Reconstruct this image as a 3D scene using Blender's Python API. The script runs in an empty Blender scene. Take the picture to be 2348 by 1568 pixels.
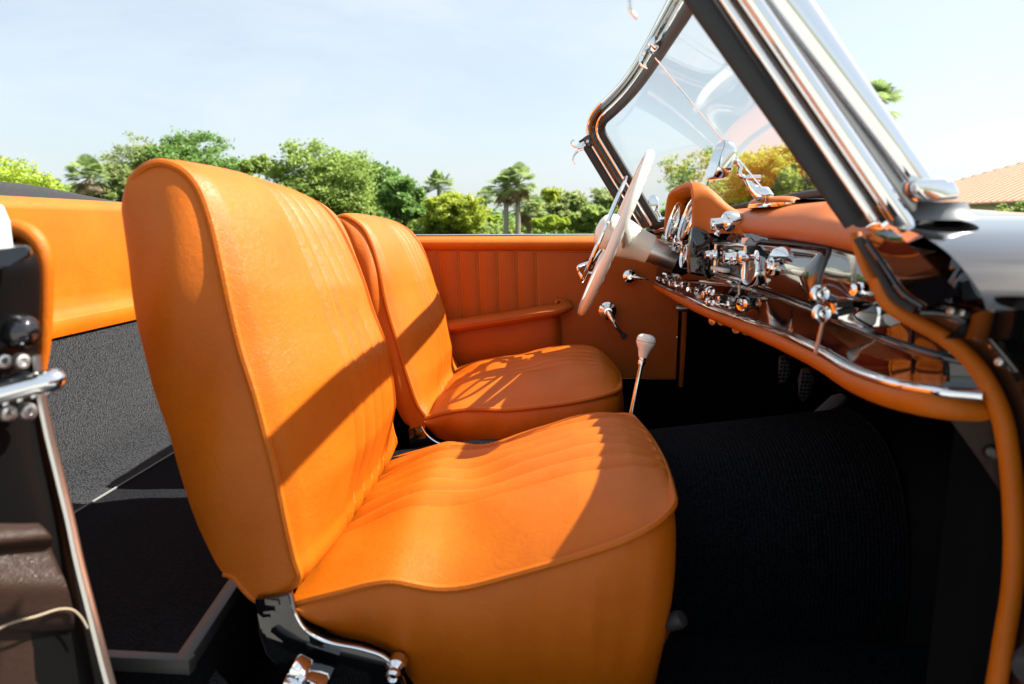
import bpy, bmesh, math, random
from mathutils import Vector, Matrix, Quaternion
import numpy as np
random.seed(7); rng = np.random.default_rng(7)
S = bpy.context.scene
COL = S.collection
R = math.radians

# ------------------------------------------------------------------ camera
F, CX, CY = 1565.0, 1173.5, 784.0            # focal length and centre of a 2347 px wide frame
CAM = Vector((0, 0, 0.95))
TH, PS = math.atan((784 - 515) / F), R(3.15)
FW = Vector((-math.sin(PS) * math.cos(TH), math.cos(PS) * math.cos(TH), -math.sin(TH)))
RT = Vector((math.cos(PS), math.sin(PS), 0)); UP = RT.cross(FW)
cd = bpy.data.cameras.new('camera'); cam = bpy.data.objects.new('camera', cd); COL.objects.link(cam)
cd.sensor_width = 36; cd.lens = 24.005; cd.clip_start = 0.05; cd.clip_end = 2000
m = Matrix((RT, UP, -FW)).transposed().to_4x4(); m.translation = CAM
cam.matrix_world = m
cd.dof.use_dof = True; cd.dof.focus_distance = 1.75; cd.dof.aperture_fstop = 5.0
S.camera = cam

# ------------------------------------------------------------------ sky, sun, exposure
SUN = Vector((0.85, 0.24, 1.0)).normalized()       # towards the sun
w = bpy.data.worlds.new('World'); S.world = w; w.use_nodes = True
nt = w.node_tree; N, L = nt.nodes, nt.links
bg = N['Background']
sk = N.new('ShaderNodeTexSky'); sk.sky_type = 'NISHITA'; sk.sun_disc = False
sk.sun_elevation = math.asin(SUN.z); sk.sun_rotation = math.atan2(SUN.x, SUN.y)
sk.air_density = 1.0; sk.dust_density = 2.2; sk.ozone_density = 1.0; sk.altitude = 0
tc = N.new('ShaderNodeTexCoord')
mp = N.new('ShaderNodeMapping'); mp.inputs['Scale'].default_value = (1.2, 2.2, 5.0)
mp.inputs['Rotation'].default_value = (0, 0, 0.5)
no = N.new('ShaderNodeTexNoise'); no.inputs['Scale'].default_value = 1.6; no.inputs['Detail'].default_value = 7
no.inputs['Roughness'].default_value = 0.62; no.inputs['Distortion'].default_value = 0.4
rp = N.new('ShaderNodeMapRange'); rp.inputs[1].default_value = 0.34; rp.inputs[2].default_value = 0.72
rp.inputs[3].default_value = 0.46; rp.inputs[4].default_value = 0.92
mx = N.new('ShaderNodeMix'); mx.data_type = 'RGBA'
mx.inputs['B'].default_value = (3.95, 4.35, 4.6, 1)      # thin bright cirrus veil
L.new(tc.outputs['Generated'], mp.inputs[0]); L.new(mp.outputs[0], no.inputs[0]); L.new(no.outputs[0], rp.inputs[0])
L.new(rp.outputs[0], mx.inputs['Factor']); L.new(sk.outputs[0], mx.inputs['A']); L.new(mx.outputs['Result'], bg.inputs[0])
bg.inputs[1].default_value = 0.078
sl = bpy.data.lights.new('sun', 'SUN'); sl.energy = 5.0; sl.angle = R(0.5); sl.color = (1.0, 0.95, 0.87)
so = bpy.data.objects.new('sun', sl); COL.objects.link(so)
so.rotation_euler = SUN.to_track_quat('Z', 'Y').to_euler(); so.location = (3, 2, 6)
vs = S.view_settings; vs.view_transform = 'Standard'; vs.look = 'None'; vs.gamma = 1; vs.use_curve_mapping = False
vs.exposure = 1.5
S.cycles.max_bounces = 10; S.cycles.transparent_max_bounces = 16; S.cycles.caustics_reflective = False
S.cycles.use_denoising = True

# ------------------------------------------------------------------ helpers
def U(px, py, Y=None, X=None, Z=None):
    """point of the place seen at (px, py) on the plane Y=, X= or Z="""
    d = FW + RT * ((px - CX) / F) - UP * ((py - CY) / F)
    t = Y / d.y if Y is not None else (X / d.x if X is not None else (Z - CAM.z) / d.z)
    return CAM + d * t

def V3(p): return Vector(p)

def spline(pts, n, closed=False):
    """Catmull-Rom through pts, resampled to n points evenly by length"""
    P = [np.array(p, float) for p in pts]
    k = len(P); out = []
    segs = k if closed else k - 1
    for i in range(segs):
        p1, p2 = P[i], P[(i + 1) % k]
        p0 = P[i - 1] if (closed or i > 0) else p1 * 2 - p2
        p3 = P[(i + 2) % k] if (closed or i + 2 < k) else p2 * 2 - p1
        d0 = max(np.linalg.norm(p1 - p0), 1e-6) ** .5; d1 = max(np.linalg.norm(p2 - p1), 1e-6) ** .5; d2 = max(np.linalg.norm(p3 - p2), 1e-6) ** .5
        t0, t1, t2, t3 = 0, d0, d0 + d1, d0 + d1 + d2
        for t in np.linspace(t1, t2, 12, endpoint=False):
            A1 = (t1 - t) / (t1 - t0) * p0 + (t - t0) / (t1 - t0) * p1
            A2 = (t2 - t) / (t2 - t1) * p1 + (t - t1) / (t2 - t1) * p2
            A3 = (t3 - t) / (t3 - t2) * p2 + (t - t2) / (t3 - t2) * p3
            B1 = (t2 - t) / (t2 - t0) * A1 + (t - t0) / (t2 - t0) * A2
            B2 = (t3 - t) / (t3 - t1) * A2 + (t - t1) / (t3 - t1) * A3
            out.append((t2 - t) / (t2 - t1) * B1 + (t - t1) / (t2 - t1) * B2)
    out.append(P[0] if closed else P[-1])
    return resample(out, n, closed)

def resample(pts, n, closed=False):
    P = np.array([tuple(p) for p in pts], float)
    s = np.concatenate([[0], np.cumsum(np.linalg.norm(np.diff(P, axis=0), axis=1))])
    q = np.linspace(0, s[-1], n, endpoint=not closed)
    return [Vector([np.interp(t, s, P[:, j]) for j in range(P.shape[1])]) for t in q]

def smooth01(x):
    x = min(1, max(0, x)); return x * x * (3 - 2 * x)

class MB:
    def __init__(s): s.v = []; s.f = []; s.m = []
    def add(s, vs, fs, m=0):
        o = len(s.v); s.v += [tuple(v) for v in vs]
        for f in fs: s.f.append(tuple(i + o for i in f)); s.m.append(m)
        return s
    def grid(s, rows, cu=False, cv=False, m=0, flip=False):
        a, b = len(rows), len(rows[0]); vs = [p for r in rows for p in r]; fs = []
        for i in range(a if cu else a - 1):
            for j in range(b if cv else b - 1):
                i2, j2 = (i + 1) % a, (j + 1) % b
                q = (i * b + j, i * b + j2, i2 * b + j2, i2 * b + j)
                fs.append(q[::-1] if flip else q)
        return s.add(vs, fs, m)
    def tube(s, pts, r, n=10, closed=False, cap=True, m=0, flat=None, up=None):
        P = [Vector(p) for p in pts]; k = len(P)
        T = []
        for i in range(k):
            a = P[i - 1] if (i > 0 or closed) else P[i]; b = P[(i + 1) % k] if (i < k - 1 or closed) else P[i]
            T.append((b - a).normalized())
        u = Vector(up) if up else (Vector((0, 0, 1)) if abs(T[0].z) < .9 else Vector((1, 0, 0)))
        rows = []; nrm = (u - T[0] * u.dot(T[0])).normalized()
        for i in range(k):
            if up: nrm = Vector(up)
            nrm = (nrm - T[i] * nrm.dot(T[i])).normalized(); bi = T[i].cross(nrm)
            ri = r[i] if hasattr(r, '__len__') else r
            fl = flat if flat else 1.0
            rows.append([P[i] + nrm * math.cos(2 * math.pi * j / n) * ri + bi * math.sin(2 * math.pi * j / n) * ri * fl for j in range(n)])
        s.grid(rows, cu=closed, cv=True, m=m, flip=False)
        if cap and not closed:
            o = len(s.v) - k * n
            s.f.append(tuple(o + j for j in range(n))[::-1]); s.m.append(m)
            s.f.append(tuple(o + (k - 1) * n + j for j in range(n))); s.m.append(m)
        return s
    def lathe(s, prof, org, axis, n=28, m=0, yscale=1.0):
        ax = Vector(axis).normalized(); a = ax.orthogonal().normalized(); b = ax.cross(a); o = Vector(org)
        rows = [[o + ax * h + (a * math.cos(2 * math.pi * j / n) + b * math.sin(2 * math.pi * j / n) * yscale) * r for j in range(n)] for r, h in prof]
        return s.grid(rows, cv=True, m=m, flip=True)
    def box(s, c, size, rot=None, bevel=0.0, seg=2, m=0):
        bm = bmesh.new(); bmesh.ops.create_cube(bm, size=1)
        bmesh.ops.scale(bm, vec=Vector(size), verts=bm.verts)
        if bevel: bmesh.ops.bevel(bm, geom=bm.edges[:], offset=bevel, segments=seg, profile=.5, affect='EDGES')
        M = Matrix.Translation(Vector(c)) @ (rot.to_4x4() if rot else Matrix())
        bmesh.ops.transform(bm, matrix=M, verts=bm.verts)
        return s.take(bm, m)
    def prism(s, poly, off, bevel=0.0, seg=2, m=0):
        bm = bmesh.new(); off = Vector(off); k = len(poly)
        a = [bm.verts.new(Vector(p)) for p in poly]; b = [bm.verts.new(Vector(p) + off) for p in poly]
        bm.faces.new(a); bm.faces.new(b[::-1])
        for i in range(k): bm.faces.new((a[i], b[i], b[(i + 1) % k], a[(i + 1) % k]))
        bmesh.ops.recalc_face_normals(bm, faces=bm.faces)
        if bevel:
            ed = [e for e in bm.edges if len(e.link_faces) == 2 and e.calc_face_angle(0) > .5]
            bmesh.ops.bevel(bm, geom=ed, offset=bevel, segments=seg, profile=.5, affect='EDGES', clamp_overlap=True)
        return s.take(bm, m)
    def take(s, bm, m=0):
        bm.verts.ensure_lookup_table(); idx = {v: i for i, v in enumerate(bm.verts)}
        s.add([v.co.copy() for v in bm.verts], [[idx[v] for v in f.verts] for f in bm.faces], m); bm.free(); return s
    def build(s, name, mats, parent=None, angle=38, loc=None, label=None, kind=None):
        me = bpy.data.meshes.new(name)
        L0 = Vector(loc) if loc is not None else Vector((0, 0, 0))
        off = (parent_loc(parent) + L0) if parent else L0
        me.from_pydata([(x - off.x, y - off.y, z - off.z) for x, y, z in s.v], [], s.f)
        for mt in (mats if isinstance(mats, (list, tuple)) else [mats]): me.materials.append(mt)
        me.polygons.foreach_set('material_index', s.m)
        me.polygons.foreach_set('use_smooth', [True] * len(s.f))
        me.update()
        try: me.set_sharp_from_angle(angle=R(angle))
        except Exception: pass
        o = bpy.data.objects.new(name, me); COL.objects.link(o); o.location = L0
        if parent: o.parent = parent
        if label: o['label'] = label
        if kind: o['kind'] = kind
        return o

def parent_loc(p):
    v = Vector((0, 0, 0))
    while p is not None: v = v + p.location; p = p.parent
    return v

def empty(name, loc=(0, 0, 0), parent=None, label=None, cat=None, group=None):
    o = bpy.data.objects.new(name, None); COL.objects.link(o)
    o.empty_display_size = .1
    if parent: o.parent = parent; o.location = Vector(loc) - parent_loc(parent)
    else: o.location = Vector(loc)
    if label: o['label'] = label
    if cat: o['category'] = cat
    if group: o['group'] = group
    return o

# ------------------------------------------------------------------ materials
def mat(name, col, rough=.5, metal=0.0, spec=.5, coat=0.0, sheen=0.0):
    m = bpy.data.materials.new(name); m.use_nodes = True
    b = m.node_tree.nodes['Principled BSDF']
    b.inputs['Base Color'].default_value = (*col, 1); b.inputs['Roughness'].default_value = rough
    b.inputs['Metallic'].default_value = metal; b.inputs['Specular IOR Level'].default_value = spec
    b.inputs['Coat Weight'].default_value = coat; b.inputs['Sheen Weight'].default_value = sheen
    b.inputs['Coat Roughness'].default_value = 0.02
    return m

def nodes(m): return m.node_tree.nodes, m.node_tree.links, m.node_tree.nodes['Principled BSDF']

def tex(m, kind, scale, coord='Object', **kw):
    n, l, b = nodes(m)
    t = n.new(kind); c = n.new('ShaderNodeTexCoord')
    l.new(c.outputs[coord], t.inputs['Vector'])
    t.inputs['Scale'].default_value = scale
    for k, v in kw.items(): t.inputs[k].default_value = v
    return t

def bump(m, chain, dist):
    """chain: list of (output socket, strength)"""
    n, l, b = nodes(m); prev = None
    for o, st in chain:
        bp = n.new('ShaderNodeBump'); bp.inputs['Strength'].default_value = st; bp.inputs['Distance'].default_value = dist
        l.new(o, bp.inputs['Height'])
        if prev: l.new(prev.outputs[0], bp.inputs['Normal'])
        prev = bp
    l.new(prev.outputs[0], b.inputs['Normal'])

def vary(m, tx, c0, c1, lo=.3, hi=.7):
    n, l, b = nodes(m)
    r = n.new('ShaderNodeValToRGB'); r.color_ramp.elements[0].position = lo; r.color_ramp.elements[1].position = hi
    r.color_ramp.elements[0].color = (*c0, 1); r.color_ramp.elements[1].color = (*c1, 1)
    l.new(tx, r.inputs[0]); l.new(r.outputs[0], b.inputs['Base Color'])

def leather(name, c0, c1, rough=.41, grain=420):
    m = mat(name, c0, rough, spec=.29)
    n, l, b = nodes(m)
    v = tex(m, 'ShaderNodeTexVoronoi', grain); v.feature = 'DISTANCE_TO_EDGE'
    wr = tex(m, 'ShaderNodeTexNoise', 55, Detail=6, Roughness=.65, Distortion=1.2)
    big = tex(m, 'ShaderNodeTexNoise', 9, Detail=9, Roughness=.68)
    vary(m, big.outputs[0], c0, c1, .32, .7)
    cr = n.new('ShaderNodeMapRange'); cr.inputs[1].default_value = 0; cr.inputs[2].default_value = .12
    l.new(v.outputs['Distance'], cr.inputs[0])
    rr = n.new('ShaderNodeMapRange'); rr.inputs[3].default_value = rough - .03; rr.inputs[4].default_value = rough + .05
    l.new(wr.outputs[0], rr.inputs[0]); l.new(rr.outputs[0], b.inputs['Roughness'])
    md = tex(m, 'ShaderNodeTexNoise', 19, Detail=3, Roughness=.6)
    bump(m, [(md.outputs[0], .10), (wr.outputs[0], .42), (cr.outputs[0], .25)], .0018)
    return m

M = {}
M['leather'] = leather('cognac_leather', (.45, .098, .0018), (.52, .126, .003))
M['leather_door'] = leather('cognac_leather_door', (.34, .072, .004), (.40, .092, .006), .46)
M['leather_dash'] = leather('cognac_leather_dash', (.43, .115, .014), (.48, .135, .02), .40, 520)
M['brown'] = leather('dark_brown_leather', (.022, .0115, .008), (.032, .017, .0115), .36)  # kick panel leather; also the jamb pad built for the door's reflection
M['stitch'] = mat('orange_thread', (.60, .27, .06), .8)
M['piping_reflected'] = mat('pale_reflected_piping', (.34, .27, .18), .8)  # highlight on the reflected piping, as a pale colour
M['chrome'] = mat('chrome', (.86, .87, .88), .045, 1)
M['satin'] = mat('satin_steel', (.62, .60, .57), .34, 1)
M['paint'] = mat('black_gloss_paint', (.005, .005, .006), .05, 0, .5, .8)
M['black'] = mat('black_enamel', (.012, .012, .013), .25, 0, .5)
M['jamb'] = mat('black_jamb_paint', (.0035, .0034, .0035), .38, 0, .14)
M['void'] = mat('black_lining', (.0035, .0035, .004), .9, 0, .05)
M['rubber'] = mat('black_rubber', (.022, .022, .023), .55, 0, .4)
M['ivory'] = mat('ivory_plastic', (.84, .81, .71), .18, 0, .5, .5)
M['white'] = mat('white_rubber', (.75, .76, .75), .4)
M['dial'] = mat('black_dial', (.03, .03, .032), .3, 0, .5, 1.0)
M['dialmark'] = mat('dial_print', (.75, .75, .7), .5)
M['bluegrey'] = mat('dark_blue_grey_enamel', (.012, .014, .016), .08, 0, .6, 1.0)

def carpet(name, c0, c1, scale, wav=None, sh=.15):
    m = mat(name, c0, .95, spec=.08, sheen=sh)
    n, l, b = nodes(m)
    v = tex(m, 'ShaderNodeTexVoronoi', scale)
    no = tex(m, 'ShaderNodeTexNoise', scale * .6, Detail=3)
    vary(m, v.outputs['Distance'], c1, c0, .05, .65)
    ch = [(v.outputs['Distance'], .7), (no.outputs[0], .45)]
    if wav:
        wv = tex(m, 'ShaderNodeTexWave', wav, Distortion=1.5); wv.inputs['Detail'].default_value = 2
        ch.append((wv.outputs[1], .6))
    bump(m, ch, .0028)
    return m
M['carpet'] = carpet('charcoal_loop_carpet', (.006, .0065, .0075), (.042, .0445, .049), 300)
M['carpet_dark'] = carpet('black_ribbed_carpet', (.003, .0035, .005), (.013, .015, .020), 260, 45, .0)
M['carpet_floor'] = carpet('shaded_floor_carpet', (.004, .0045, .006), (.015, .0165, .021), 330, None, .02)  # darker copy of the loop carpet, shelf shadow put into its colour
M['softtop'] = carpet('black_canvas', (.015, .015, .016), (.04, .04, .042), 700)

g = bpy.data.materials.new('windscreen_glass'); g.use_nodes = True
n_, l_ = g.node_tree.nodes, g.node_tree.links
n_.remove(n_['Principled BSDF'])
lw = n_.new('ShaderNodeLayerWeight'); lw.inputs['Blend'].default_value = .5
pw = n_.new('ShaderNodeMath'); pw.operation = 'POWER'; pw.inputs[1].default_value = 5.0
fr = n_.new('ShaderNodeMapRange'); fr.inputs[3].default_value = .030; fr.inputs[4].default_value = .55
l_.new(lw.outputs['Facing'], pw.inputs[0]); l_.new(pw.outputs[0], fr.inputs[0])
tr = n_.new('ShaderNodeBsdfTransparent'); tr.inputs[0].default_value = (.955, .97, .965, 1)
gl = n_.new('ShaderNodeBsdfGlossy'); gl.inputs['Roughness'].default_value = .01
ms = n_.new('ShaderNodeMixShader')
l_.new(fr.outputs[0], ms.inputs[0]); l_.new(tr.outputs[0], ms.inputs[1]); l_.new(gl.outputs[0], ms.inputs[2])
l_.new(ms.outputs[0], n_['Material Output'].inputs[0])
M['glass'] = g

# ================================================================== THE CAR
car = empty('convertible_car', (0, 1.35, 0), label='black open convertible with cognac leather interior, passenger door wide open', cat='car')
PB, LE, CH = M['paint'], M['leather'], M['chrome']

def px2xz(pxs, Y): return [(lambda p: (p.x, p.z))(U(a, b, Y=Y)) for a, b in pxs]

# ------------------------------------------------------------------ seats
def seat(Yo, W, seam, rear, bottom, cseam, zbot_px, bulge_b, bulge_c, zfloor, label, wob=0, drop=.0):
    """Yo: Y of the side facing the passenger door, W: width; profiles are side views in the plane Y = Yo"""
    yc = Yo + W / 2; hw = W / 2
    root = empty('front_seat', (px2xz([seam[-1]], Yo)[0][0], yc, zfloor), car, label=label)
    n = 84
    Sx = spline([(x, 0, z) for x, z in px2xz(seam, Yo)], n)            # bottom front -> over the crest -> back
    Rx = spline([(x, 0, z) for x, z in px2xz(rear, Yo)], n)
    # --- front panel of the backrest with stitched channels
    ns = 150; rows = []
    seams_s = [-.42, -.235, -.05, .135, .32, .505]
    prof = []
    for i, p in enumerate(Sx):
        a = Sx[max(0, i - 1)]; b = Sx[min(n - 1, i + 1)]
        t = (b - a).normalized(); nn = Vector((t.z, 0, -t.x)); u = i / (n - 1)
        prof.append((p, nn, u))
    def bk(u):
        return np.interp(u, [0, .06, .2, .4, .62, .8, .9, 1], bulge_b)
    def bpos(i, s):
        p, nn, u = prof[i]
        f = (1 - abs(s) ** 2.6)
        edge = smooth01((1 - abs(s)) / .09)
        d = bk(u) * f + .006 * edge
        if seams_s[0] - .02 < s < seams_s[-1] + .02:
            dd = min(abs(s - q) for q in seams_s) * hw
            g_ = math.exp(-(dd / .0055) ** 2); g2 = math.exp(-(dd / .019) ** 2)
            fade = smooth01(u / .12) * smooth01((1.02 - u) / .2)
            d -= (.0036 * g_ + .0072 * g2) * (.45 + .55 * fade)
        d += .0007 * math.sin(9 * s + 14 * u + wob) * f + .0004 * math.sin(23 * u - 5 * s)
        hwu = hw * (1 - .05 * smooth01((u - .62) / .3) - .02 * (1 - smooth01(u / .2)))
        return Vector((p.x, yc + s * hwu, p.z - drop * (s + 1) / 2 * smooth01((u - .15) / .5))) + nn * d
    ss = np.linspace(-1, 1, ns)
    rows = [[bpos(i, s) for s in ss] for i in range(n)]
    mb = MB().grid(rows, flip=True)
    # --- boxing of both sides and back panel
    outs = {}
    for sg in (-1, 1):
        side = []
        for i in range(n):
            e = rows[i][0 if sg < 0 else -1]; u = i / (n - 1)
            q = Rx[i]; line = []
            for j in range(14):
                v = j / 13
                x = e.x + (q.x - e.x) * v; z = e.z + (q.z - e.z) * v
                k = math.sin(math.pi * min(1, v * 1.0)) ** .8 if v < 1 else 0
                y = e.y + sg * ((.008 + .009 * smooth01((u - .45) / .25)) * k * (.5 + .5 * smooth01(u / .2)) * (1.2 - .85 * smooth01((u - .8) / .2)) + .003 * math.sin(17 * u + 5 * v + wob) * k)
                z -= (1 - smooth01(u / .07)) * .028 * math.sin(math.pi * min(1, v * 1.15)) * (1 if v < .87 else .0)
                y -= sg * .003 * v * v
                line.append(Vector((x, y, z)))
            side.append(line)
        outs[sg] = side
        mb.grid(side, flip=(sg < 0))
    back = [[outs[-1][i][-1] * (1 - t) + outs[1][i][-1] * t + Vector((-.012 * math.sin(math.pi * t), 0, 0)) for t in np.linspace(0, 1, 10)] for i in range(n)]
    mb.grid(back)
    mb.grid([[outs[-1][0][j] * (1 - t) + outs[1][0][j] * t for t in np.linspace(0, 1, 4)] for j in range(14)], flip=True)
    back_o = mb.build('backrest', LE, root, angle=60)
    for sg, idx in ((-1, 0), (1, -1)):
        pth = [rows[i][idx] + Vector((.001, sg * .001, 0)) for i in range(n)]
        MB().tube(pth, .0055, n=8).build('piping', LE, back_o)
    for sg in (-1, 1):
        MB().tube([q + Vector((0, 0, -.001)) for q in outs[sg][0]], .0035, n=6).build('hem_piping', LE, back_o)
    # --- cushion
    C0 = spline([(x, 0, z) for x, z in px2xz(cseam, Yo)], 80)
    nu, nsx = 80, 130
    xf = C0[-1].x; xr = C0[0].x
    us = 1 - (1 - np.linspace(0, 1, nu)) ** 1.7
    cx = [q.x for q in C0]; cz = [q.z for q in C0]
    def base(u, s):
        x = xr + (xf - xr) * u; z = np.interp(x, cx, cz)
        k = max(0, (u - .80) / .20)
        hwu = hw * (.74 + .26 * (1 - k ** 2.4) ** (1 / 2.2)) * (1 - .015 * (1 - u))
        x += .012 * (1 - s * s) * max(0, u) ** 3 + (.010 * k ** 2)
        z -= .012 * k ** 2 + .014 * k ** 2 * (s + 1) / 2
        return Vector((x, yc + s * hwu, z))
    cs_s = [-.44, -.25, -.06, .13, .32, .51]
    def cpos(u, s):
        p = base(u, s)
        f = (1 - abs(s) ** 3.2) ** .9 if abs(s) < 1 else 0
        e = max(0.0, 1 - max(0, u) ** 7) ** .55
        B = np.interp(u, [0, .15, .35, .55, .75, .9, 1], bulge_c)
        d = B * f * e
        if cs_s[0] - .03 < s < cs_s[-1] + .03:
            dd = min(abs(s - q) for q in cs_s) * hw
            d -= (.0032 * math.exp(-(dd / .0055) ** 2) + .0062 * math.exp(-(dd / .019) ** 2)) * smooth01((1 - u) / .03)
        d += (.0018 * math.sin(8 * s + 11 * u + wob) + .001 * math.sin(25 * u + 9 * s)) * f * e
        return p + Vector((.35 * d * u ** 4, 0, d))
    sxs = np.sin(np.linspace(-1, 1, nsx) * math.pi / 2) * .35 + np.linspace(-1, 1, nsx) * .65
    top = [[cpos(u, s) for s in sxs] for u in us]
    mb = MB().grid(top, flip=False)
    loop = [top[i][0] for i in range(nu)] + top[-1][1:-1] + [top[i][-1] for i in range(nu - 1, -1, -1)]
    loop = resample(loop, 220)
    zb = px2xz(zbot_px, Yo); zbx = [q[0] for q in zb]; zbz = [q[1] for q in zb]
    sk = []
    for k, p in enumerate(loop):
        zb_ = float(np.interp(p.x, zbx, zbz)) if p.x < zbx[-1] else zbz[-1]
        zb_ = min(zb_, p.z - .002)
        cen = Vector((-.1, yc, p.z)); out = (p - cen); out.z = 0; out.normalize()
        a = loop[max(0, k - 1)]; b = loop[min(len(loop) - 1, k + 1)]
        tt = (b - a); tt.z = 0; tt.normalize(); o2 = Vector((tt.y, -tt.x, 0))
        if o2.dot(out) < 0: o2 = -o2
        col = []
        for j in range(14):
            v = j / 13; z = p.z + (zb_ - p.z) * v
            fold = .004 * math.sin(k * .37 + wob) * math.sin(math.pi * v) * (.3 + .7 * (math.sin(k * .11) > 0)) + .0025 * math.sin(k * 1.1 + 3 * v) * v * (1 - v)
            dist = -.002 + (.012 * math.sin(math.pi * v ** .7) - .014 * v ** 1.5) + fold
            col.append(p + o2 * dist + Vector((0, 0, z - p.z)))
        sk.append(col)
    mb.grid(sk, flip=True)
    mb.grid([[sk[0][13], sk[0][0]], [sk[-1][13], sk[-1][0]]])
    cu = mb.build('cushion', LE, root, angle=62)
    MB().tube([p + Vector((0, 0, .001)) for p in loop], .0058, n=8).build('piping', LE, cu)
    # --- stitches along the seams
    def stitches(path_fn, nst, parent):
        sm = MB()
        for pth in path_fn:
            q = resample(pth, nst)
            for k in range(0, nst - 1):
                a, b = q[k], q[k] * .42 + q[k + 1] * .58
                d = (b - a)
                if d.length > .05: continue
                side = Vector((0, .0009, 0)); h = Vector((0, 0, .0007)) if abs(d.z) < d.length * .7 else Vector((.0007, 0, 0))
                sm.add([a - side, a + side, b + side, b - side, a - side * .6 + h, a + side * .6 + h, b + side * .6 + h, b - side * .6 + h],
                       [(4, 5, 6, 7), (0, 1, 5, 4), (2, 3, 7, 6), (1, 2, 6, 5), (3, 0, 4, 7)])
        sm.build('stitching', M['stitch'], parent, kind='stuff')
    stitches([[bpos(i, s) + prof[i][1] * .0006 for i in range(3, n - 4)] for s in seams_s], 150, back_o)
    stitches([[cpos(u, s) + Vector((0, 0, .0006)) for u in us[3:-6]] for s in cs_s], 110, cu)
    return root

near = seat(.80, .56,
    seam=[(672, 1345), (682, 1325), (670, 1285), (655, 1215), (640, 1130), (625, 1058), (605, 990), (580, 898), (550, 800), (525, 700), (502, 602), (474, 500), (440, 425), (400, 386), (352, 372), (312, 385), (284, 414)],
    rear=[(505, 1322), (495, 1310), (470, 1258), (440, 1180), (410, 1088), (385, 998), (350, 898), (325, 800), (300, 700), (280, 600), (264, 520), (258, 470), (268, 436), (284, 413)],
    bottom=None,
    cseam=[(660, 1392), (720, 1375), (780, 1360), (850, 1342), (900, 1336), (950, 1345), (1000, 1353), (1060, 1350), (1200, 1314), (1300, 1285), (1400, 1252), (1480, 1216), (1548, 1172)],
    zbot_px=[(655, 1395), (680, 1415), (700, 1445), (760, 1478), (830, 1492), (880, 1512), (915, 1552), (950, 1600), (1100, 1640)],
    bulge_b=[.008, .020, .056, .072, .060, .034, .013, .004],
    bulge_c=[.020, .034, .052, .064, .070, .066, .05], zfloor=.25, drop=.040,
    label='seat nearest the open passenger door, backrest upright')
far = seat(1.45, .54,
    seam=[(973, 974), (976, 962), (955, 928), (935, 868), (914, 800), (896, 740), (880, 680), (866, 612), (850, 562), (827, 522), (800, 502), (782, 496), (768, 500)],
    rear=[(940, 982), (925, 970), (905, 930), (880, 868), (855, 800), (836, 740), (820, 680), (803, 612), (788, 562), (774, 530), (764, 512), (763, 502), (767, 499)],
    bottom=None,
    cseam=[(972, 962), (1020, 948), (1060, 941), (1110, 940), (1160, 941), (1250, 932), (1330, 920), (1380, 906), (1418, 892)],
    zbot_px=[(968, 966), (978, 990), (1000, 1010), (1050, 1028), (1100, 1060), (1200, 1080)],
    bulge_b=[.006, .014, .040, .054, .046, .030, .016, .006],
    bulge_c=[.016, .030, .048, .062, .070, .066, .05], zfloor=.25, drop=.022,
    label='driver seat behind the steering wheel, backrest reclined a little further', wob=2.1)

# hinge plates and adjusters of the near seat
def hinge(root, Y, poly, edge, thick, y_edge=None):
    pl = MB().prism([U(a, b, Y=Y) for a, b in poly], (0, thick, 0), bevel=.002).build('hinge_plate', M['paint'], root)
    pts = spline([U(a, b, Y=Y) + Vector((0, .002, 0)) for a, b in edge], 50)
    MB().tube(pts, .0028, n=8).build('chrome_edge', CH, pl)
hinge(near, .788, [(583, 1374), (610, 1372), (640, 1368), (664, 1362), (676, 1408), (698, 1444), (740, 1470), (830, 1490), (880, 1508), (915, 1545), (928, 1580), (700, 1590), (640, 1535), (608, 1500), (592, 1450)],
      [(664, 1362), (676, 1408), (698, 1444), (740, 1470), (830, 1490), (880, 1508), (915, 1545), (928, 1580)], .012)
hinge(far, 1.448, [(935, 985), (950, 982), (966, 978), (976, 995), (1000, 1014), (1050, 1028), (1100, 1050), (1100, 1110), (980, 1090), (940, 1040)],
      [(966, 978), (976, 995), (1000, 1014), (1050, 1028), (1100, 1050)], .01)
# runner bracket, release knob and bolt under the near seat
c = U(705, 1566, Y=.75)
mb = MB().box(c, (.052, .05, .028), Matrix.Rotation(.25, 3, 'Y'), .005).box(c + Vector((-.008, -.004, .020)), (.022, .03, .024), Matrix.Rotation(.5, 3, 'Y'), .004)
mb.lathe([(0, -.02), (.012, -.02), (.014, -.015), (.014, .01), (.009, .014), (0, .014)], c + Vector((.0, -.03, .005)), (0, -1, .2), 6)
mb.build('recliner_catch', CH, near)
c = U(905, 1538, Y=.775)
MB().lathe([(0, -.02), (.013, -.02), (.013, -.004), (.008, 0), (.0095, .003), (.0095, .012), (.006, .015), (.006, .011), (0, .011)], c, (0, -1, 0), 20).build('pivot_bolt', M['chrome'], near)
c0 = U(1525, 1470, Y=.86); c1 = U(1545, 1425, Y=.83)
lv = MB().tube([c0, c1], .004, n=10).build('slide_lever', CH, near)
d = (c1 - c0).normalized()
MB().lathe([(0, -.012), (.008, -.012), (.0105, -.004), (.012, .006), (.010, .014), (0, .016)], c1, (.55, -.3, .5), 20).build('lever_knob', M['rubber'], lv)
for sx in (0, 1):
    y = .86 + sx * .42
    MB().box((-.08, y, .285), (.46, .03, .02), None, .003).build('runner', M['black'], near)
    MB().box((-.08, y + .65, .285), (.46, .03, .02), None, .003).build('runner', M['black'], far)

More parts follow.
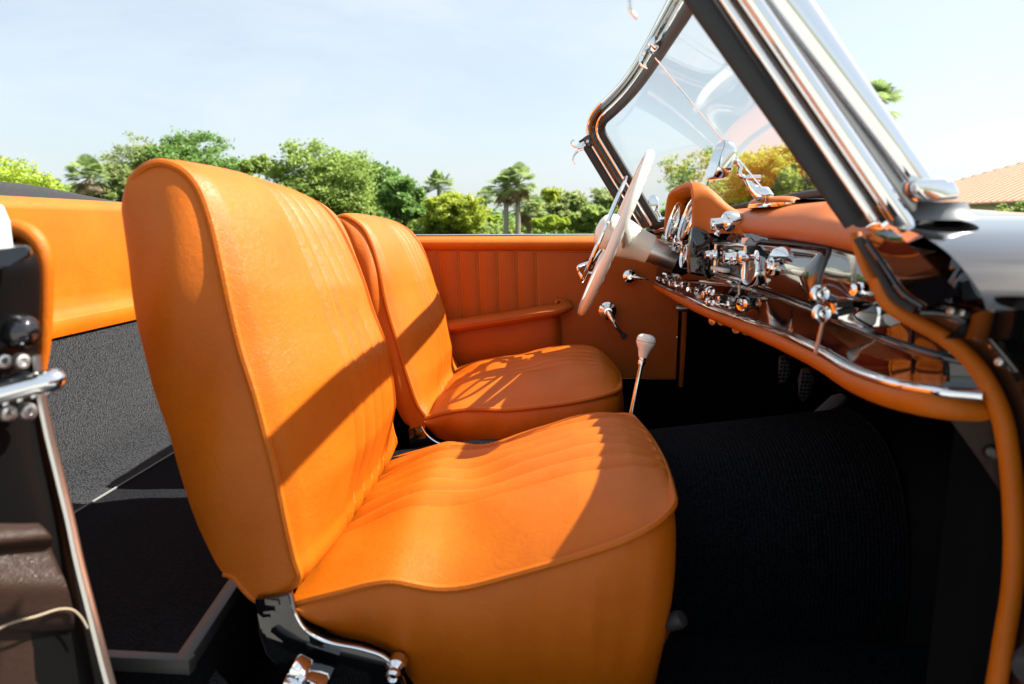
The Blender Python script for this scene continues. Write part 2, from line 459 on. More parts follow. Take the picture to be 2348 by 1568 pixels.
# ------------------------------------------------------------------ steering wheel and column
wc = Vector((.160, 1.72, .925)); ax = Vector((-.926, .062, .376)).normalized()      # towards the driver
e1 = Vector((.376, 0, .926)).normalized(); e2 = ax.cross(e1).normalized()
sw = empty('steering_wheel', wc, car)
Rw = .205
def circ(c, r, n=96, a0=0, a1=2 * math.pi): return [c + (e1 * math.cos(t) + e2 * math.sin(t)) * r for t in np.linspace(a0, a1, n, endpoint=(a1 - a0) < 6.28)]
rr = [.0112 + (.0011 if (k % 3 == 1) else 0) * (1 if True else 0) for k in range(96)]
rows = []
for k in range(144):
    t = 2 * math.pi * k / 144; rad = e1 * math.cos(t) + e2 * math.sin(t); ring = []
    for j in range(14):
        a = 2 * math.pi * j / 14
        rr_ = .0130
        if math.sin(a) < -.2: rr_ -= .0014 * max(0, math.sin(36 * t)) * (-math.sin(a))    # finger grips on the far side
        ring.append(wc + rad * (Rw + rr_ * 1.0 * math.cos(a)) + ax * (rr_ * .92 * math.sin(a)))
    rows.append(ring)
MB().grid(rows, cu=True, cv=True, flip=True).build('rim', M['ivory'], sw)
for sg in (-1, 1):                                       # two spokes rising to the rim, left and right
    pts = [wc + ax * -.03 + e2 * sg * .02, wc + ax * -.026 + e2 * sg * .07, wc + ax * -.014 + e2 * sg * .14 + e1 * .01, wc + ax * -.002 + e2 * sg * .2 + e1 * .02]
    MB().tube(spline(pts, 16), [.026 - .011 * i / 15 for i in range(16)], n=12, flat=.5, up=tuple(e1)).build('spoke', M['ivory'], sw)
MB().lathe([(.0, .012), (.03, .012), (.045, .0), (.050, -.014), (.046, -.034), (.040, -.055), (.037, -.075), (.036, -.094), (0, -.094)], wc, ax, 36).build('hub', M['ivory'], sw)
MB().lathe([(.046, .006), (.048, .016), (.045, .028), (.036, .040), (.022, .047), (0, .050)], wc, ax, 36).build('horn_button', M['ivory'], sw)
hr = MB().tube(circ(wc + ax * .030, .135, 96), .0044, n=10, closed=True, flat=1.5, up=tuple(ax))
for a in (.3, math.pi - .3, -math.pi / 2 + .0):
    rad = e1 * math.sin(a) + e2 * math.cos(a)
    hr.tube([wc + ax * .016 + rad * .045, wc + ax * .026 + rad * .09, wc + ax * .030 + rad * .135], .0042, n=8, flat=1.6, up=tuple(ax))
hr.build('horn_ring', CH, sw)
# lever tab on the ring
q = wc + ax * .034 - e1 * .105 - e2 * .085
MB().tube(spline([q + e1 * .02, q + ax * .018, q - e1 * .02], 14), .004, n=8).build('signal_tab', CH, sw)
MB().lathe([(.0, -.09), (.031, -.09), (.0315, -.096), (.0315, -.158), (.030, -.162), (0, -.162)], wc, ax, 36).build('column_collar', M['satin'], sw)
MB().lathe([(.0, -.16), (.0300, -.16), (.029, -.30), (.029, -.36), (0, -.36)], wc, ax, 32).build('column_sleeve', M['void'], sw)
for k, (a, ln) in enumerate(((-.9, .05), (.9, .03))):
    q = wc - ax * .2 + e1 * -.03
MB().tube([wc - ax * .2 - e1 * .03, wc - ax * .2 - e1 * .055, wc - ax * .19 - e1 * .06 + e2 * .03], .004, n=8).build('column_bracket', CH, sw)

# ------------------------------------------------------------------ far door
YD = 2.03
door = empty('driver_door', (0, YD, .45), car)
LD = M['leather_door']
def ground_grid(pxrows, Y): return [[U(a, b, Y=Y) for a, b in r] for r in pxrows]
x0, x1 = -.80, .365
def zt(x): return U(1260 + x / YD * F, 541 - 3 * (x + .3), Y=YD).z     # top of the door
# pleated field and smooth field: one sheet with stitched channels
pl_x = [U(p, 640, Y=YD).x for p in (923, 965, 1006, 1053, 1096, 1141, 1185, 1229)]
za, zb_ = U(1200, 576, Y=YD).z, U(1500, 868, Y=YD).z
def door_y(x, z):
    y = YD
    t = (z - za) / (zb_ - za)
    slant = .012 * t
    dd = [x - q - slant for q in pl_x]
    if x < pl_x[-1] + slant + .004 and t < .62:
        k = min(abs(q) for q in dd)
        y += .0035 * math.exp(-(k / .004) ** 2) - .004 * min(1, k / .02)
    y += .002 * math.sin(9 * x + 7 * z)
    return y
xs = np.linspace(-.80, U(1556, 700, Y=YD).x, 320)
rows = [[Vector((x, door_y(x, z), z)) for x in xs] for z in np.linspace(za, zb_, 26)]
MB().grid(rows).build('trim_panel', LD, door, angle=70)
sm = MB()
for q in pl_x[:-1] + [pl_x[-1]]:
    for off in (-.0035, .0035):
        for k in range(34):
            t0 = k / 34 * .6; t1 = t0 + .6 / 34 * .6
            a = Vector((q + .012 * t0 + off, 0, za + (zb_ - za) * t0)); b = Vector((q + .012 * t1 + off, 0, za + (zb_ - za) * t1))
            a.y = door_y(a.x, a.z) - .0006; b.y = door_y(b.x, b.z) - .0006
            sm.tube([a, b], .0007, n=4)
sm.build('stitching', M['stitch'], door, kind='stuff')
# padded top roll
rows = []
for x in np.linspace(-.82, x1, 60):
    z = zt(x); h = z - za
    rows.append([Vector((x, YD + .012 - (.030 * math.sin(math.pi * t) ** .7 if t < 1 else 0) + (.05 * (max(0, t - .75) / .25) ** 2), za - .002 + (h + .002) * (t if t < .8 else .8 + .2 * math.sin((t - .8) / .2 * math.pi / 2)))) for t in np.linspace(0, 1, 18)])
MB().grid(rows, flip=True).build('top_roll', LE, door, angle=80)
MB().tube([Vector((x, YD + .075, zt(x) + .001)) for x in np.linspace(-.85, .34, 24)], .003, n=8, flat=2.2, up=(0, 0, 1)).build('chrome_strip', CH, door)
MB().tube([Vector((x, YD + .0, za)) for x in np.linspace(-.8, x1, 20)], .003, n=6).build('piping', LD, door)
# armrest with pocket under it
arm = [U(930, 762, Y=2.0), U(985, 755, Y=2.0), (U(1060, 744, Y=2.0)), U(1150, 731, Y=2.0), U(1230, 718, Y=2.0), U(1275, 711, Y=2.0), U(1292, 703, Y=2.012), U(1290, 694, Y=2.022), U(1275, 692, Y=2.028)]
ap = spline(arm, 44)
ar = MB().tube(ap, [.0200 - .006 * max(0, (i - 34) / 9) for i in range(44)], n=14, flat=1.9, up=(0, 0, 1))
ao = ar.build('armrest', LD, door)
rows = []
top = [U(p, y, Y=2.0) for p, y in ((930, 775), (1040, 758), (1150, 744), (1230, 731), (1280, 722), (1288, 722))]
tp = spline(top, 40)
for i, p in enumerate(tp):
    f = i / 39; ex = 1 - max(0, (f - .93) / .07) ** 2
    bot = Vector((p.x + .006 * f, 0, U(1200, 846, Y=YD).z))
    rows.append([Vector((p.x + (bot.x - p.x) * t, 2.004 + .010 * t - .010 * math.sin(math.pi * t) + (1 - ex) * .03, p.z + (bot.z - p.z) * t)) for t in np.linspace(0, 1, 12)])
MB().grid(rows, flip=False).build('map_pocket', LD, door, angle=80)
MB().tube([U(930, 851, Y=2.02), U(1060, 848, Y=2.02), U(1290, 850, Y=2.02)], .003, n=6).build('pocket_welt', LD, door)
MB().tube([U(1000, 866, Y=2.028), U(1300, 866, Y=2.028), U(1548, 871, Y=2.028)], .0022, n=6).build('bottom_trim', CH, door)
# inside handle
h = U(1442, 633, Y=2.022)
hm = MB().lathe([(.0, .020), (.008, .020), (.010, .016), (.018, .012), (.022, .006), (.0225, 0), (.019, -.004)], h, (0, -1, 0), 30)
hm.lathe([(0, .03), (.006, .03), (.007, .02), (.007, .012)], h, (0, -1, 0), 16)
hm.tube(spline([h + Vector((0, -.024, 0)), U(1458, 636, Y=1.992), U(1475, 639, Y=1.992), U(1488, 640, Y=2.0)], 16), [.0058 - .0025 * i / 15 for i in range(16)], n=10)
hm.build('inside_handle', CH, door)
# window winder
h = U(1392, 712, Y=2.022)
wm = MB().lathe([(.0, .026), (.011, .026), (.013, .020), (.014, .013), (.021, .011), (.022, .006), (.026, .005), (.027, -.002)], h, (0, -1, 0), 30)
wm.tube(spline([h + Vector((0, -.026, 0)), U(1403, 733, Y=1.988), U(1412, 750, Y=1.985)], 12), [.010 - .004 * i / 11 for i in range(12)], n=10)
wo = wm.build('window_winder', CH, door)
MB().tube([U(1410, 746, Y=1.985), U(1430, 770, Y=1.983)], [.0055, .0045], n=10).lathe([(0, .016), (.007, .016), (.009, .010), (.006, .002), (.009, -.004), (0, -.004)], U(1430, 770, Y=1.983), (0, -1, 0), 20).build('winder_arm', M['rubber'], wo)
# round escutcheon further back, seen past the rim
h = U(1353, 610, Y=2.02)
MB().lathe([(.016, .012), (.021, .014), (.024, .010), (.024, 0)], h, (0, -1, 0), 28).lathe([(0, .016), (.007, .016), (.008, .01), (.008, 0)], h, (0, -1, 0), 14).build('lock_escutcheon', CH, door)
for p in ((1552, 773), (1555, 693)):
    MB().lathe([(0, .004), (.003, .003), (.004, 0)], U(*p, Y=2.028), (0, -1, 0), 12).build('screw', CH, door)
# shut gap, hinge post trim and door stop at the front of the door
post = empty('hinge_post', (.35, 2.04, .45), car)
MB().prism([U(1556, 680, Y=2.06), U(1568, 680, Y=2.06), U(1560, 890, Y=2.06), U(1546, 890, Y=2.06)], (0, .03, 0)).build('shut_gap', M['rubber'], post)
MB().prism([U(1566, 672, Y=2.04), U(1578, 680, Y=2.04), U(1572, 800, Y=2.04), U(1566, 888, Y=2.04), U(1556, 888, Y=2.04), U(1560, 800, Y=2.04)], (0, .03, 0), bevel=.003).build('welt', LD, post)
a = U(1554, 706, Y=2.02)
MB().lathe([(0, -.022), (.008, -.022), (.0105, -.015), (.0105, .012), (.006, .014), (.006, .03), (0, .03)], a + Vector((.016, 0, 0)), (1, 0, -.02), 16).build('check_roller', M['satin'], post)

# ------------------------------------------------------------------ rear of the cabin
XB = -1.0
rear_c = empty('rear_compartment', (-.75, 1.35, .40), car)
def bz(px, py): return U(px, py, X=XB)
lo_l, lo_r = U(112, 772, X=XB), U(300, 736, X=XB)
zlow = (lo_l.z + lo_r.z) / 2
ys = np.linspace(.62, 2.10, 80)
def ztop(y): return 1.005 + .0 * y - .03 * ((y - 1.35) / .72) ** 4
def zcr(y): return zlow + .036
rows = []
for y in ys:
    zl, zc_, zt_ = zlow, zcr(y), ztop(y)
    r_ = [Vector((XB + .010, y, zl)), Vector((XB + .0125, y, zl + .010)), Vector((XB + .0125, y, zc_ - .004)), Vector((XB + .009, y, zc_ + .001)), Vector((XB - .002, y, zc_ + .006)), Vector((XB - .004, y, zc_ + .02))]
    for t in np.linspace(.12, .9, 14):
        r_.append(Vector((XB - .004 - .016 * t + .004 * math.sin(3 * y + 5 * t) * .5, y, zc_ + (zt_ - zc_) * t)))
    for a in np.linspace(0, 1, 8):
        r_.append(Vector((XB - .02 - .03 * (1 - math.cos(a * math.pi / 2)), y, zt_ - .03 + .03 * math.sin(a * math.pi / 2))))
    r_.append(Vector((XB - .2, y, zt_ - .002)))
    rows.append(r_)
MB().grid(rows, flip=True).build('bulkhead_trim', LE, rear_c, angle=70)
# folded hood cover behind
rows = []
for y in np.linspace(.5, 2.2, 40):
    q = (y - 1.35) / .75
    rows.append([Vector((-1.13 - d, y, 1.0 + (.048 - .036 * smooth01((y - 1.50) / .5)) * math.sin(min(1, d / .12) * math.pi / 2) - max(0, d - .2) * .5)) for d in np.linspace(0, .6, 14)])
MB().grid(rows, flip=True).build('folded_hood_cover', M['softtop'], car, angle=70)
ZP = .40
rows = []
for y in np.linspace(.62, 2.10, 50):
    r_ = [Vector((XB + .004, y, zlow + .004))]
    for t in np.linspace(0.06, .62, 8): r_.append(Vector((XB + .004 - .002 * t, y, zlow + (ZP - zlow) * t)))
    for a in np.linspace(0, 1, 10):
        an = a * math.pi / 2; rad = .085
        r_.append(Vector((XB + .004 + rad * (1 - math.cos(an)), y, ZP + rad * (1 - math.sin(an)))))
    rows.append(r_)
MB().grid(rows, flip=False).build('bulkhead_carpet', M['carpet'], rear_c, angle=70)
pc = U(430, 1516, Z=ZP); pf = U(548, 1335, Z=ZP); pn = U(185, 1503, Z=ZP)
xa = XB + .088
rows = [[Vector((xa, y, ZP + .0)) for y in np.linspace(pc.y, 2.08, 20)]]
for t in np.linspace(.05, 1, 20):
    row = []
    for y in np.linspace(pc.y, 2.08, 20):
        xe = pc.x + (pf.x - pc.x) * min(1.6, (y - pc.y) / (pf.y - pc.y))
        row.append(Vector((xa + (xe - xa) * t, y, ZP - .0)))
    rows.append(row)
pb = MB().grid(rows)
pb.grid([rows[-1], [p + Vector((0, 0, -.16)) for p in rows[-1]]])
pb.grid([[r[0] for r in rows], [r[0] + Vector((0, 0, -.16)) for r in rows]], flip=True)
pb.build('rear_shelf_carpet', M['carpet_floor'], rear_c, angle=30)
MB().tube([Vector((xa + .002, y, ZP + .003)) for y in np.linspace(.75, 2.05, 20)], .0025, n=6).build('carpet_binding', mat('grey_binding', (.16, .16, .155), .8), rear_c)
d1 = (pf - pc).normalized(); d2 = (pn - pc).normalized()
mb = MB()
def strip(a, b, wv, h):
    mb.prism([a, b, b + wv, a + wv], (0, 0, h), bevel=.002)
e0 = Vector((0, 0, -.017))
strip(pc + e0 + Vector((.004, -.004, 0)), pc + d1 * .55 + e0 + Vector((.004, 0, 0)), Vector((-.022, .004, 0)), .021)
strip(pc + e0 + Vector((.004, -.0045, 0)), pn + d2 * .2 + e0 + Vector((0, -.0045, 0)), Vector((.002, .016, 0)), .0205)
mb.build('edge_trim', mat('shaded_edge_trim', (.05, .052, .05), .42), rear_c)  # shadow on the metal rail put into a darker colour
# carpet on the wheel arch and sill beside the shelf
MB().prism([U(235, 1600, Z=.36), U(285, 1532, Z=.36), U(345, 1540, Z=.36), U(420, 1640, Z=.36)], (0, 0, -.1), bevel=.008).build('sill_carpet', M['carpet'], rear_c)
MB().prism([U(420, 1545, Z=.33), U(470, 1500, Z=.33), U(560, 1600, Z=.33), U(430, 1640, Z=.33)], (0, 0, -.08), bevel=.006).build('sill_carpet', M['carpet'], rear_c)

# ------------------------------------------------------------------ rear door jamb at the left edge
jamb = empty('latch_pillar', (-.45, .58, .3), car)
PBk = PB
rc = [(-20, 545), (20, 553), (58, 562), (84, 578), (96, 600), (99, 650), (97, 720), (94, 790), (88, 840), (92, 880), (100, 950), (118, 1040), (140, 1130), (168, 1250), (205, 1405), (250, 1575), (290, 1720)]
rs = spline([U(a, b, Y=.62) for a, b in rc], 70)
ls = spline([U(-256 if b > 560 else -200, b - 10, Y=.485) for a, b in rc], 70)
rows = []
for i in range(70):
    a, b = rs[i], ls[i]; row = [a + Vector((-.10, .012, -.0)), a + Vector((-.012, .006, 0)), a + Vector((-.003, .001, 0))]
    for t in np.linspace(.04, 1, 14): row.append(a * (1 - t) + b * t + Vector((.006 * math.sin(math.pi * min(1, t * 2)), 0, 0)))
    rows.append(row)
MB().grid(rows, flip=True).build('pillar_skin', M['jamb'], jamb, angle=50)
RCY = [b for a, b in rc]; RCX = [a for a, b in rc]
def on_jamb(px, py):
    a, b = U(float(np.interp(py, RCY, RCX)), py, Y=.62), U(-256, py, Y=.485)
    lo, hi = .45, .63
    for _ in range(40):
        y = (lo + hi) / 2; q = U(px, py, Y=y); xs_ = b.x + (a.x - b.x) * (y - .485) / .135
        lo, hi = (lo, y) if q.x < xs_ else (y, hi)
    return U(px, py, Y=y)
lp = spline([U(-5, 540, Y=.64), U(30, 524, Y=.64), U(62, 532, Y=.64), U(88, 556, Y=.64), U(100, 590, Y=.64), U(103, 650, Y=.64), U(102, 730, Y=.64), U(99, 790, Y=.64), U(91, 850, Y=.64)], 50)
MB().tube(lp, [.009 - .003 * i / 49 for i in range(50)], n=12).build('leather_welt', LE, jamb)
rows = [[p + Vector((-.0, .004, 0)), p + Vector((-.06, .016, .004)), p + Vector((-.16, .03, .004))] for p in lp]
MB().grid(rows).build('side_trim', LE, jamb)
MB().lathe([(0, .03), (.010, .028), (.014, .015), (.015, -.01), (0, -.012)], U(-20, 545, Y=.58), (.05, 0, 1), 18).build('rubber_buffer', M['white'], jamb)
MB().prism([U(-60, 575, Y=.56), U(40, 562, Y=.575), U(64, 562, Y=.58), U(66, 590, Y=.58), U(10, 610, Y=.565), U(-60, 628, Y=.56)], (.012, -.010, 0), bevel=.004).build('wedge_plate', PB, jamb)
MB().tube([U(-50, 630, Y=.55), U(10, 606, Y=.56), U(62, 588, Y=.57)], .0022, n=8).build('wedge_edge', CH, jamb)
c = U(52, 760, Y=.585)
MB().lathe([(.0165, -.012), (.0160, -.002), (.0135, .005), (.008, .010), (0, .012)], c, (.85, -.5, 0), 30).build('bump_stop', PB, jamb)
for p, r_ in (((8, 828), .0072), ((50, 828), .0072), ((18, 948), .0078), ((65, 943), .0078)):
    c = U(*p, Y=.575)
    MB().lathe([(0, .0015), (.003, .0015), (.0035, .004), (r_ * .8, .0035), (r_, .001), (r_, -.004)], c, (.9, -.4, .1), 20).build('screw', M['satin'], jamb)
a, b = U(-60, 918, Y=.535), U(132, 868, Y=.575)
ln = (b - a).length
MB().lathe([(0, 0), (.0090, 0), (.0090, ln - .018), (.0100, ln - .016), (.0100, ln - .004), (.0085, ln + .002), (.005, ln + .006), (0, ln + .007)], a, b - a, 26).build('striker_pin', CH, jamb)
mb = MB()
for k in range(4):
    q = a + (b - a) * (.35 + .17 * k) + Vector((0, 0, -.0095))
    mb.lathe([(0, -.003), (.0028, -.002), (.0034, 0), (.0028, .002), (0, .003)], q, b - a, 12)
mb.build('striker_teeth', CH, jamb)
MB().prism([U(-50, 880, Y=.568), U(70, 852, Y=.578), U(75, 905, Y=.578), U(-50, 935, Y=.568)], (-.008, .006, 0), bevel=.002).build('striker_plate', M['black'], jamb)
st = spline([U(82, 815, Y=.612), U(88, 860, Y=.612), U(93, 905, Y=.612), U(110, 990, Y=.612), U(132, 1080, Y=.612), U(160, 1195, Y=.612), U(178, 1280, Y=.61), U(208, 1400, Y=.608), U(252, 1570, Y=.605), U(290, 1700, Y=.6)], 70)
MB().tube(st, [.0036 + .0012 * i / 69 for i in range(70)], n=8, flat=1.4).build('edge_strip', mat('dull_aluminium', (.72, .70, .66), .32, 1), jamb)
# body side and cabin lining behind the jamb
MB().grid([[Vector((x, y, z - .12 * max(0, -1.2 - x))) for y, z in ((.66, .96), (.60, .955), (.545, .92), (.50, .82), (.475, .62), (.50, .30))] for x in np.linspace(-.56, -2.2, 20)], flip=True).build('rear_wing', PB, car, angle=60)
MB().grid([[Vector((x, .645, z)) for z in np.linspace(.25, .955, 6)] for x in np.linspace(-.52, -1.03, 8)], flip=True).build('cabin_side_lining', M['carpet_floor'], car)
# the open door's reflection low on the jamb, built as a dark brown pad
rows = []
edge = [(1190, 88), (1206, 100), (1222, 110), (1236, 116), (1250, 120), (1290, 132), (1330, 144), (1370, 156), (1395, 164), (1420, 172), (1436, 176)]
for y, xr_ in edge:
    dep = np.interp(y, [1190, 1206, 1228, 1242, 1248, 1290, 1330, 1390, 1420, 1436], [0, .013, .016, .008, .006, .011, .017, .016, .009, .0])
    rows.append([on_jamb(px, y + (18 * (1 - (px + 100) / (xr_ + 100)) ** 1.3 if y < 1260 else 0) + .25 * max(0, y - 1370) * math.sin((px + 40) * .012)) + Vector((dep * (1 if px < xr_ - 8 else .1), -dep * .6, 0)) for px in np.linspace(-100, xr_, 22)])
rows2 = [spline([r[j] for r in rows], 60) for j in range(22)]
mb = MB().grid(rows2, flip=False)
mb.build('reflection_pad', M['brown'], jamb, angle=80)
MB().tube(spline([on_jamb(x_, y_) + Vector((.019, -.011, 0)) for x_, y_ in ((-60, 1440), (0, 1412), (60, 1396), (110, 1381), (140, 1382), (160, 1398), (176, 1424))], 40), .0010, n=8).build('reflection_piping', M['piping_reflected'], jamb)  # piping of the reflected door, modelled as a pale tube
rows = [[on_jamb(px, y) + Vector((.004 if px < xr_ - 10 else 0, 0, 0)) for px in (-100, -20, 60, xr_)] for y, xr_ in ((1425, 178), (1480, 196), (1560, 220), (1700, 260))]
MB().grid(rows).build('lower_trim', M['brown'], jamb)

M['dullgrey'] = mat('grey_rubber_gasket', (.16, .165, .17), .4)
# ------------------------------------------------------------------ windscreen
ws = empty('windscreen', (.3, 1.35, .95), car)
YC = 1.35
def qy(y): return (y - YC) / .63
def head(y):
    q = abs(qy(y)); return Vector((.135 + .075 * (1 - q ** 4), y, 1.22 + .052 * (1 - q ** 3.5)))
def foot(y):
    q = abs(qy(y)); return Vector((.304 + .20 * (1 - q ** 2.5), y, .956 + .054 * (1 - q ** 2)))
Y0, Y1 = .72, 1.98
rows = [[foot(y) * (1 - t) + head(y) * t for t in np.linspace(0, 1, 16)] for y in np.linspace(Y0, Y1, 48)]
gl_ = MB().grid(rows)
nrm = Vector((.8, 0, .5)).normalized() * .005
gl_.grid([[p + nrm for p in r] for r in rows], flip=True)
gl_.build('glass', M['glass'], ws)
hd = [head(y) for y in np.linspace(Y0, Y1, 60)]
pilF = [head(Y1) * (1 - t) + foot(Y1) * t for t in np.linspace(0, 1, 24)]
# frame, from the glass outwards: rubber, chrome, black paint, chrome bead
def frame_path(off, roundn=5):
    up_ = Vector((-.35, 0, .94)); outF = Vector((-.85, .25, -.35)).normalized()
    p1 = [p + up_ * off for p in hd[6:-2]]
    p2 = [p + outF * off for p in pilF[2:]]
    cor = head(Y1) + (up_ + outF) * off * .8
    bez = [p1[-1] * (1 - t) ** 2 + cor * 2 * t * (1 - t) + p2[0] * t * t for t in np.linspace(.1, .9, 7)]
    return resample(p1 + bez + p2, 120)
MB().tube(frame_path(.004), .0105, n=12).build('gasket', M['rubber'], ws)
MB().tube(frame_path(.019), .0062, n=12).build('inner_bead', CH, ws)
MB().tube(frame_path(.033), .0105, n=14).build('frame', PB, ws)
MB().tube(frame_path(.047), .0050, n=10).build('outer_bead', CH, ws)
fs = [p + Vector((-.055, .012, -.022)) for p in pilF[1:]]
MB().tube([p + (fs[-1] - fs[0]).normalized() * .0 for p in fs], .0115, n=12, flat=.6).build('draught_seal', M['rubber'], ws)
MB().tube([foot(y) + Vector((.0, 0, -.004)) for y in np.linspace(Y0 + .03, Y1 + .02, 50)], .0105, n=12).build('gasket', M['rubber'], ws)
MB().tube([foot(y) + Vector((.012, 0, -.018)) for y in np.linspace(Y0 + .04, Y1 + .02, 50)], .0085, n=10).build('lower_bead', CH, ws)
# corner cap with screw and the two hooks of the hood catch
cc = U(1346, 325, Y=2.0)
cp = MB().box(cc + Vector((.004, 0, 0)), (.026, .035, .034), Matrix.Rotation(R(-32), 3, 'Y'), .007, 3).build('corner_cap', PB, ws)
MB().lathe([(0, .002), (.004, .002), (.0055, 0), (.0055, -.004)], U(1347, 324, Y=1.978), (-.2, -1, 0), 16).build('screw', M['satin'], cp)
hm = MB()
hm.box(U(1333, 333, Y=1.99), (.022, .012, .016), Matrix.Rotation(R(-25), 3, 'Y'), .003)
hm.tube(spline([U(1338, 337, Y=1.985), U(1327, 338, Y=1.985), U(1315, 335, Y=1.985), U(1309, 328, Y=1.985), U(1312, 322, Y=1.985), U(1317, 322, Y=1.985)], 24), [.0058 - .0036 * (i / 23) for i in range(24)], n=10)
hm.tube(spline([U(1336, 341, Y=1.985), U(1325, 346, Y=1.985), U(1316, 356, Y=1.985), U(1313, 367, Y=1.985), U(1318, 378, Y=1.985)], 24), [.0052 - .0036 * (i / 23) for i in range(24)], n=10)
hm.build('catch_hooks', CH, ws)
hk = spline([U(1444, -60, Y=.80), U(1443, -12, Y=.80), U(1443, 8, Y=.80), U(1447, 26, Y=.80), U(1457, 38, Y=.80), U(1462, 41, Y=.80)], 24)
MB().tube(hk, [.0030 - .0006 * i / 23 for i in range(24)], n=10).build('catch_hooks', CH, ws)
# header catch
c = U(1493, 112, Y=1.35)
hc = MB().box(c + Vector((.004, 0, .006)), (.02, .045, .018), Matrix.Rotation(R(40), 3, 'Y'), .004)
hc.tube(spline([c + Vector((0, 0, .004)), c + Vector((-.016, 0, -.008)), c + Vector((-.018, 0, -.026)), c + Vector((-.006, 0, -.034))], 16), .0036, n=8)
hc.build('header_catch', CH, ws)
# steadying rod to the mirror foot
ra, rb = U(1502, 132, Y=1.345), U(1756, 442, Y=1.345)
MB().tube([ra, rb], .0017, n=8).build('steady_rod', CH, ws)
# near pillar: layered mouldings
def ray_band(xb0, xb1, yb, xt0, xt1, yt, Yb, Yt, n=2):
    cb, ct = (xb0 + xb1) / 2, (xt0 + xt1) / 2
    P0, P1 = U(cb, yb, Y=Yb), U(ct, yt, Y=Yt)
    def rad(x0, x1, y, Y): return (U(x1, y, Y=Y) - U(x0, y, Y=Y)).length / 2
    k0, k1 = rad(xb0, xb1, yb, Yb), rad(xt0, xt1, yt, Yt)
    return P0, P1, k0 * .82, k1 * .82
nb = empty('windscreen_pillar', U(2040, 510, Y=.7), car)
def band(name, mt, b, tp, Yb, Yt, flat=.6, ext=.12, parent=nb):
    P0, P1, k0, k1 = ray_band(b[0], b[1], b[2], tp[0], tp[1], tp[2], Yb, Yt)
    d = (P1 - P0).normalized()
    MB().tube([P0, P0 * .5 + P1 * .5, P1, P1 + d * ext], [k0, (k0 + k1) / 2, k1, k1], n=20, flat=flat, up=tuple(Vector((0, 0, 1)).cross(d).cross(d) * -1 if False else Vector((1, 0, .6)))).build(name, mt, parent)
band('door_seal', M['rubber'], (1926, 1996, 507), (1566, 1652, 0), .70, .70, .55)
band('chrome_bead', CH, (1990, 2018, 505), (1648, 1672, 0), .685, .685, .7)
band('seal_channel', PB, (2014, 2046, 505), (1668, 1706, 0), .70, .70, .5)
band('chrome_bead', CH, (2036, 2066, 510), (1688, 1712, 0), .69, .69, .7)
band('chrome_moulding', CH, (2056, 2110, 522), (1702, 1750, 0), .675, .675, .8)
band('chrome_moulding', mat('shaded_chrome', (.36, .37, .39), .3, 1), (2102, 2152, 516), (1744, 1782, 0), .69, .69, .5)  # chrome band in shadow, its shade put into a grey metal
band('chrome_moulding', CH, (2084, 2146, 420), (1758, 1862, 0), .68, .68, .6)
MB().prism([U(2096, 412, Y=.66), U(2168, 406, Y=.66), U(2190, 413, Y=.66), U(2202, 440, Y=.66), U(2200, 456, Y=.66), U(2150, 462, Y=.66), U(2124, 464, Y=.66), U(2102, 440, Y=.66)], (0, .05, 0), bevel=.0035, seg=3).build('pillar_foot', CH, nb)
MB().lathe([(.020, 0), (.0215, -.004), (.024, -.009), (.030, -.014), (.032, -.017), (0, -.017)], U(2160, 464, Y=.685), (0, 0, 1), 40).build('foot_gasket', M['dullgrey'], nb)
# interior mirror on its cranked arm
mi = empty('rear_view_mirror', U(1760, 448, Y=1.35), car)
c = U(1652, 371, Y=1.35)
rm = Matrix.Rotation(R(-3), 3, 'Z') @ Matrix.Rotation(R(15), 3, 'Y')
bm = MB()
rows = []
for x_, s in ((-.008, .96), (-.009, .90), ): pass
def rrect(w_, h_, r_, x_, n=8):
    o = []
    for k, (sy, sz) in enumerate(((1, 1), (-1, 1), (-1, -1), (1, -1))):
        for a in np.linspace(0, math.pi / 2, n):
            an = a + k * math.pi / 2
            o.append(c + rm @ Vector((x_, sy * (w_ / 2 - r_) + r_ * math.cos(an), sz * (h_ / 2 - r_) + r_ * math.sin(an))))
    return o
secs = [rrect(.112, .062, .016, -.0115), rrect(.116, .067, .018, -.0115), rrect(.118, .069, .018, -.006), rrect(.116, .067, .018, .006), rrect(.104, .055, .016, .014), rrect(.07, .024, .009, .018), rrect(.02, .006, .002, .0185)]
bm.grid(secs, cv=True, flip=True)
mo = bm.build('shell', CH, mi)
g2 = MB(); o_ = rrect(.112, .062, .016, -.0118); g2.add(o_, [tuple(range(len(o_)))[::-1]]); g2.build('mirror_glass', CH, mo)
MB().tube(spline([c + rm @ Vector((.012, 0, 0)), U(1678, 368, Y=1.35), U(1690, 372, Y=1.35), U(1697, 384, Y=1.35), U(1694, 396, Y=1.35), U(1702, 406, Y=1.35), U(1716, 409, Y=1.35), U(1738, 408, Y=1.35)], 40), .0046, n=10).lathe([(0, -.007), (.006, -.006), (.008, 0), (.006, .006), (0, .007)], U(1680, 368, Y=1.35), (1, 0, .1), 16).lathe([(0, -.014), (.0062, -.013), (.0062, .012), (0, .014)], U(1728, 408, Y=1.35), (1, 0, 0), 16).build('arm', CH, mi)
MB().tube(spline([U(1712, 408, Y=1.35), U(1720, 424, Y=1.35), U(1733, 438, Y=1.35), U(1748, 446, Y=1.35), U(1772, 449, Y=1.35)], 24), [.006, .0062, .0064, .0066, .007, .0075, .008, .0085, .009, .0095, .0105, .0115, .0125, .0135, .0145, .015, .0155, .016, .016, .015, .013, .010, .007, .004], n=14, flat=.7).build('foot', CH, mi)
